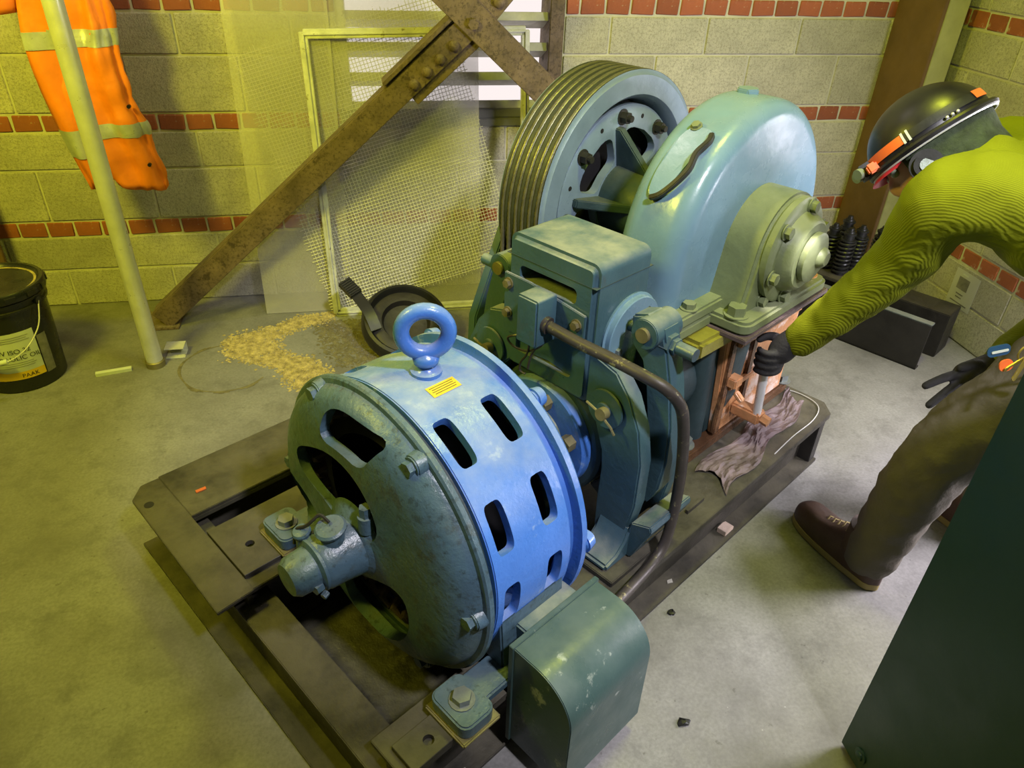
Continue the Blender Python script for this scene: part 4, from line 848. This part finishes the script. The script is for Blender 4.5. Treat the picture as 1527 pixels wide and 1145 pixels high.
# ------------------------------------------------------------------ controller cabinet beside the camera
cb = thing('control_cabinet', 'dark green steel control cabinet close on the right side', 'cabinet', (1.15, -2.75, 0))
obj('body', MB().box(.897, 1.55, -3.25, -2.319, .012, 1.15), 'cab_green', cb, bevel=.003); obj('plinth', MB().box(.915, 1.53, -3.23, -2.335, 0, .012), 'black_steel', cb)
obj('bolt', MB().lathe([(0, .016), (.003, .016), (.004, .010), (.007, .009), (.009, .004), (.009, 0)], (.897, -2.375, .055), (-1, 0, 0), 20), 'cab_green', cb)
# ------------------------------------------------------------------ the worker
def limb(mb, pts, rads, n=18, sub=5):
    P = spline(pts, sub); k = len(P); rs = []
    for i in range(k):
        u = i/(k-1)*(len(rads)-1); j = min(int(u), len(rads)-2); f = u-j; rs.append(rads[j]*(1-f)+rads[j+1]*f)
    mb.tube(P, rs, n); mb.sphere(P[0], rs[0], n=n, m=8); mb.sphere(P[-1], rs[-1], n=n, m=8); return mb
def remesh(name, mb, mat_, parent, voxel, smooth_it=6, wr=0., wscale=.08, label=None):
    o = obj(name, mb, mat_, parent, label=label); m1 = o.modifiers.new('r', 'REMESH'); m1.mode = 'VOXEL'; m1.voxel_size = voxel
    m2 = o.modifiers.new('s', 'SMOOTH'); m2.factor = .6; m2.iterations = smooth_it
    if wr:
        tx = bpy.data.textures.new(name+'_folds', 'CLOUDS'); tx.noise_scale = wscale; tx.noise_depth = 2
        m3 = o.modifiers.new('d', 'DISPLACE'); m3.texture = tx; m3.strength = wr; m3.mid_level = .5; m3.texture_coords = 'LOCAL'
    realize(o, 180); me = o.data; me.materials.clear(); me.materials.append(M[mat_]); return o
def worker():
    th = thing('person', 'worker in black helmet, lime green knit sweater and brown work trousers bending to gearbox', 'person', (1.4, -1.85, 0))
    V = Vector
    N_, P_ = V((1.232, -1.766, 1.078)), V((1.575, -1.985, .90)); d = (P_-N_).normalized(); lr = V((.70, .70, 0)); lr = (lr-d*lr.dot(d)).normalized(); dp = d.cross(lr).normalized()
    # skin: head, neck and torso core as one figure
    hf = (RT*-.845+UP*-.534+FW*.35).normalized(); hu = (RT*-.534+UP*.845)+(V((1.163, -1.662, 1.092))-CAM).normalized()*.16; hu = (hu-hf*hu.dot(hf)).normalized(); hl = hu.cross(hf).normalized(); hc = V((1.163, -1.662, 1.092))
    HM = Matrix(((hf.x, hl.x, hu.x, hc.x), (hf.y, hl.y, hu.y, hc.y), (hf.z, hl.z, hu.z, hc.z), (0, 0, 0, 1)))
    H3 = HM.to_3x3()
    bd = MB(); bd.sphere(HM @ V((.0, 0, .0)), .098, .078, .105, 20, 14, H3); bd.sphere(HM @ V((.035, 0, -.07)), .062, .060, .060, 18, 12, H3); bd.sphere(HM @ V((.098, 0, -.045)), .014, .012, .022, 12, 8, H3)
    bd.sphere(HM @ V((.005, .080, -.035)), .020, .008, .028, 12, 8, H3); bd.sphere(HM @ V((.005, -.080, -.035)), .020, .008, .028, 12, 8, H3)
    limb(bd, [HM @ V((-.02, 0, -.06)), N_+d*.02, N_+d*.15], [.055, .06, .085]); limb(bd, [N_+d*.15, P_], [.10, .11]); remesh('body', bd, 'skin', th, .008, 3)
    eyes = MB()
    for sy in (-.03, .03): eyes.sphere(HM @ V((.088, sy, -.018)), .010, .012, .010, 10, 8, H3)
    obj('eye', eyes, 'lens', th); obj('mouth', MB().sphere(HM @ V((.085, 0, -.098)), .012, .022, .005, 10, 6, H3), 'red_strap', th)
    bd2 = MB(); bd2.sphere(HM @ V((.045, 0, -.095)), .05, .055, .035, 16, 10, H3); obj('beard', bd2, 'black', th)
    # sweater
    sm = MB(); rings = []
    for u, w, q in ((.05, .075, .062), (.12, .125, .082), (.20, .172, .105), (.30, .195, .128), (.50, .192, .135), (.70, .185, .135), (.88, .188, .14), (1.02, .185, .135)):
        c = N_.lerp(P_, u)-dp*.0; rings.append([c+lr*w*math.cos(2*PI*j/28)+dp*q*math.sin(2*PI*j/28) for j in range(28)])
    sm.loft(rings)
    limb(sm, [N_+d*.12-lr*.08, V((1.138, -1.815, 1.030)), V((1.140, -1.715, .835)), V((1.070, -1.553, .560))], [.095, .086, .066, .047])
    limb(sm, [N_+d*.09+lr*.09, V((1.42, -1.60, 1.03)), V((1.70, -1.70, .76)), V((1.488, -1.76, .576))], [.095, .082, .062, .046])
    limb(sm, [N_+d*.08, N_+d*.0], [.075, .062]); remesh('sweater', sm, 'shirt', th, .011, 6, .016, .07, 'lime green ribbed knit sweater')
    # trousers
    tm = MB(); tm.sphere(P_+V((0, 0, -.055)), .175, .135, .125, 24, 14, Matrix((lr, -d, dp)).transposed())
    limb(tm, [V((1.47, -2.0, .83)), V((1.36, -1.985, .66)), V((1.245, -1.945, .475)), V((1.222, -1.915, .28)), V((1.217, -1.893, .085))], [.112, .100, .084, .075, .066])
    limb(tm, [V((1.645, -1.93, .83)), V((1.65, -1.84, .65)), V((1.64, -1.765, .475)), V((1.635, -1.775, .28)), V((1.632, -1.80, .085))], [.112, .100, .084, .075, .066])
    remesh('trousers', tm, 'trousers', th, .011, 5, .020, .055, 'brown cotton work trousers')
    belt = MB(); c = N_.lerp(P_, 1.0); belt.tube([c+lr*.188*math.cos(2*PI*j/28)+dp*.142*math.sin(2*PI*j/28)+V((0, 0, -.01)) for j in range(28)], .018, 8, closed=True); obj('belt', belt, 'leather', th)
    # gloves
    g = MB(); c = V((1.0085, -1.521, 0)); kn = []
    limb(g, [V((1.074, -1.556, .566)), V((1.050, -1.543, .541)), V((1.036, -1.536, .515))], [.038, .036, .036], 14)
    for i, (zf, ln) in enumerate(((.520, 3.1), (.500, 3.4), (.480, 3.3), (.461, 2.8))):
        a0 = math.radians(-20); pts = []
        for k in range(6):
            a = a0-ln*k/5.; r = .036-.002*k; pts.append(V((c.x+r*math.cos(a), c.y+r*math.sin(a), zf-.002*k)))
        limb(g, [V((1.040, -1.537, .52-.006*i))]+pts, [.014, .0115, .011, .0105, .010, .009, .0085], 10, 3)
    limb(g, [V((1.045, -1.530, .53)), V((1.035, -1.500, .535)), V((1.015, -1.486, .532)), V((.992, -1.490, .526))], [.016, .0135, .012, .010], 10, 4)
    remesh('glove', g, 'glove', th, .004, 3, label='black work glove gripping the oil gauge rod')
    g2 = MB(); limb(g2, [V((1.482, -1.76, .575)), V((1.44, -1.765, .566)), V((1.40, -1.772, .556))], [.034, .033, .036], 14); limb(g2, [V((1.41, -1.775, .575)), V((1.40, -1.782, .528))], [.022, .022], 12)
    for pts, r in (([(1.40, -1.770, .568), (1.365, -1.772, .563), (1.325, -1.776, .556), (1.284, -1.779, .541)], .0115), ([(1.40, -1.775, .553), (1.368, -1.784, .543), (1.333, -1.792, .522), (1.296, -1.80, .497)], .0118), ([(1.40, -1.778, .54), (1.378, -1.783, .52), (1.358, -1.788, .495), (1.340, -1.79, .468)], .0110), ([(1.405, -1.780, .53), (1.40, -1.782, .505), (1.392, -1.782, .482), (1.380, -1.780, .462)], .010), ([(1.43, -1.770, .578), (1.408, -1.776, .592), (1.385, -1.778, .592), (1.362, -1.778, .586)], .0118)):
        limb(g2, pts, [r*1.15, r*1.05, r, r*.85], 10, 4)
    remesh('glove', g2, 'glove', th, .004, 3, label='black work glove hanging open beside the thigh')
    # boots
    def boot(heel, toe, side):
        hx, hy = heel; f = V((toe[0]-heel[0], toe[1]-heel[1], 0)); L = f.length; f.normalize(); l = V((-f.y, f.x, 0)); o = V((hx, hy, 0))
        def out(u): 
            w = .034*math.sqrt(max(0, 1-((.12-u)/.12)**2)) if u < .12 else (.034+.016*math.sin(min(1, (u-.12)/.55)*PI/2) if u < .67 else .050*math.sqrt(max(0.0, 1-((u-.67)/.33)**2.4)))
            return max(w, .004)
        us = [i/26 for i in range(27)]
        sole = [o+f*(u*L)+l*out(u) for u in us]+[o+f*(u*L)-l*out(u) for u in reversed(us)]
        bt = obj('boot', MB().loft([[p+V((0, 0, .001)) for p in sole], [p+V((0, 0, .026)) for p in sole]]), 'sole', th, bevel=.003, label='brown leather boot with pale welt')
        rings = []
        for u in us:
            w = out(u)*.96; h = .115-.0*u if u < .35 else .115-.052*math.sin(min(1, (u-.35)/.35)*PI/2); h *= (1 if u < .8 else math.sqrt(max(.03, 1-((u-.8)/.21)**2))); h = h if u > .04 else h*.85
            rings.append([o+f*(u*L)+l*(w*math.copysign(abs(math.cos(a))**.7, math.cos(a)))+V((0, 0, .022+h*max(0, math.sin(a))**.75)) for a in [PI*k/14 for k in range(15)]])
        obj('upper', MB().loft(rings), 'leather', bt, smooth=60); obj('shaft', MB().tube([o+f*.085+V((0, 0, .08)), o+f*.08+V((0, 0, .16))], [.05, .05], 18), 'leather', bt)
        lc_ = MB()
        for k in range(5): u = .40+.055*k; zz = .022+(.115-.052*math.sin(min(1, (u-.35)/.35)*PI/2)); lc_.tube([o+f*(u*L)+l*.026+V((0, 0, zz-.012)), o+f*((u+.03)*L)+V((0, 0, zz+.002)), o+f*(u*L)-l*.026+V((0, 0, zz-.012))], .0026, 6)
        obj('lace', lc_, 'lace', bt)
    boot((1.226, -1.945), (1.158, -1.640), 1); boot((1.640, -1.86), (1.585, -1.56), -1)
    # helmet
    def hp(x, y, z): return HM @ V((x, y, z))
    dome = MB(); rings = []
    for i in range(15):
        a = math.radians(-6+92*i/14); k = max(math.cos(a), .01); rings.append([hp(.124*k*math.cos(b)-.008, .102*k*math.sin(b), .010+.106*math.sin(a)) for b in [2*PI*j/40 for j in range(40)]])
    hl_ = obj('helmet', dome.loft(rings), 'helmet', th, smooth=60, label='black climbing style safety helmet')
    brim = [hp(.130*math.cos(b)-.008, .107*math.sin(b), .000) for b in [2*PI*j/48 for j in range(48)]]; obj('brim', MB().tube(brim, .0075, 8, closed=True), 'helmet', hl_)
    obj('edge_trim', MB().tube([p+hu*-.007 for p in brim], .003, 6, closed=True), 'galv', hl_)
    vis = MB().loft([[hp(.124*math.cos(b)+x-.008, .100*math.sin(b), z) for b in [math.radians(-50+100*j/16) for j in range(17)]] for x, z in ((-.004, -.002), (.014, -.014), (.016, -.017), (-.004, -.006))], False, False); obj('visor', vis, 'red_strap', hl_)
    # headlamp strap and lamp
    def band(b0, b1, z0, z1, off, m, nm):
        rows = []
        for zz in (z0, (z0+z1)/2, z1):
            k = math.cos(math.asin(min(.99, max(0., (zz-.010)/.106))))+off; rows.append([hp(.124*k*math.cos(b)-.008, .102*k*math.sin(b), zz) for b in [math.radians(b0+(b1-b0)*j/14) for j in range(15)]])
        return obj(nm, MB().loft(rows, False, False), m, hl_, smooth=180)
    for sg in (1, -1):
        band(sg*4, sg*62, .016, .036, .035, 'neon_orange', 'lamp_strap'); band(sg*62, sg*150, .016, .034, .033, 'black', 'lamp_strap'); band(sg*132, sg*150, .018, .036, .05, 'neon_orange', 'clip')
        for q in (60, 65): band(sg*q, sg*(q+2.2), .014, .038, .045, 'label_paper', 'chevron')
        dots = MB()
        for q in (98, 103, 108): b = math.radians(sg*q); dots.sphere(hp(.131*math.cos(b)-.008, .109*math.sin(b), .012), .0035, n=8, m=6)
        obj('vent_stud', dots, 'galv', hl_)
    lp = obj('headlamp', MB().box(.112, .142, -.030, .030, .006, .036, HM), 'black', hl_, bevel=.005)
    for sy in (.022, -.008): obj('lamp_lens', MB().cyl(hp(.140, sy, .021), hp(.149, sy+.006, .021), .012, n=20), 'lens', lp)
    sl_ = bpy.data.lights.new('headlamp_beam', 'SPOT'); sl_.energy = 14; sl_.spot_size = math.radians(32); sl_.spot_blend = .6; sl_.shadow_soft_size = .012; sl_.color = (1.0, .90, .90)
    so = bpy.data.objects.new('headlamp_beam', sl_); C.objects.link(so); so.location = hp(.160, .0, .021); so.rotation_euler = (V((1.06, -1.42, .30))-hp(.160, 0, .021)).to_track_quat('-Z', 'Y').to_euler()
    obj('lamp_clip', MB().box(.108, .130, .026, .048, .004, .026, HM), 'neon_orange', lp, bevel=.004)
    ln = MB(); rings = []
    for zz, k in ((.008, .99), (-.02, .97), (-.05, .93), (-.08, .86), (-.115, .78)): rings.append([hp(.118*k*math.cos(b)-.014-(.012 if zz < -.06 else 0), .098*k*math.sin(b), zz) for b in [math.radians(42+276*j/30) for j in range(31)]])
    o = obj('neck_liner', ln.loft(rings, False, False), 'liner', th, smooth=180, label='dark green patterned head liner'); md = o.modifiers.new('s', 'SOLIDIFY'); md.thickness = .004; realize(o, 180)
    for sg in (1, -1):
        em = MB().cyl(hp(.045, sg*.080, -.045), hp(.048, sg*.105, -.047), .032, n=24); e_ = obj('ear_cup', em, 'black', th, bevel=.008); obj('foam_disc', MB().cyl(hp(.048, sg*.1035, -.047), hp(.048, sg*.1065, -.047), .013, n=18), 'bolt', e_)
    # keys on the belt
    kr = obj('key_ring', MB().tube([V((1.215, -2.045, .800))+V((.018*math.cos(a), 0, .018*math.sin(a))) for a in [2*PI*k/20 for k in range(20)]], .002, 6, closed=True), 'brass', th)
    def slab(c, w, h, ax1, ax2, m, nm, t=.003):
        n = ax1.cross(ax2).normalized(); pts = rounded(w, h, min(w, h)*.42, 4); obj(nm, MB().loft([[c+ax1*u+ax2*v-n*t/2 for u, v in pts], [c+ax1*u+ax2*v+n*t/2 for u, v in pts]]), m, kr)
    e1_, e2_ = V((.95, -.12, .25)).normalized(), V((-.2, .25, .95)).normalized()
    slab(V((1.165, -2.030, .800)), .044, .022, e1_, e2_, 'tag_blue', 'key_tag'); slab(V((1.166, -2.0335, .800)), .032, .005, e1_, e2_, 'label_paper', 'tag_print', .001); slab(V((1.178, -2.047, .776)), .026, .024, e1_, e2_, 'neon_orange', 'key_tag')
    for k in range(6):
        a = math.radians(-40+28*k); dv = V((math.cos(a)*.3-.1, -.15, -.9)).normalized(); dv = V((math.sin(a), -.1, -abs(math.cos(a))*.7+.2)).normalized(); sv_ = dv.cross(V((0, 1, .3))).normalized(); cc = V((1.218, -2.046-.002*k, .792))+dv*.028
        slab(cc, .012, .048, sv_, dv, 'brass', 'key', .002)
worker()
for o in bpy.data.objects:
    if '_b' in o: del o['_b']
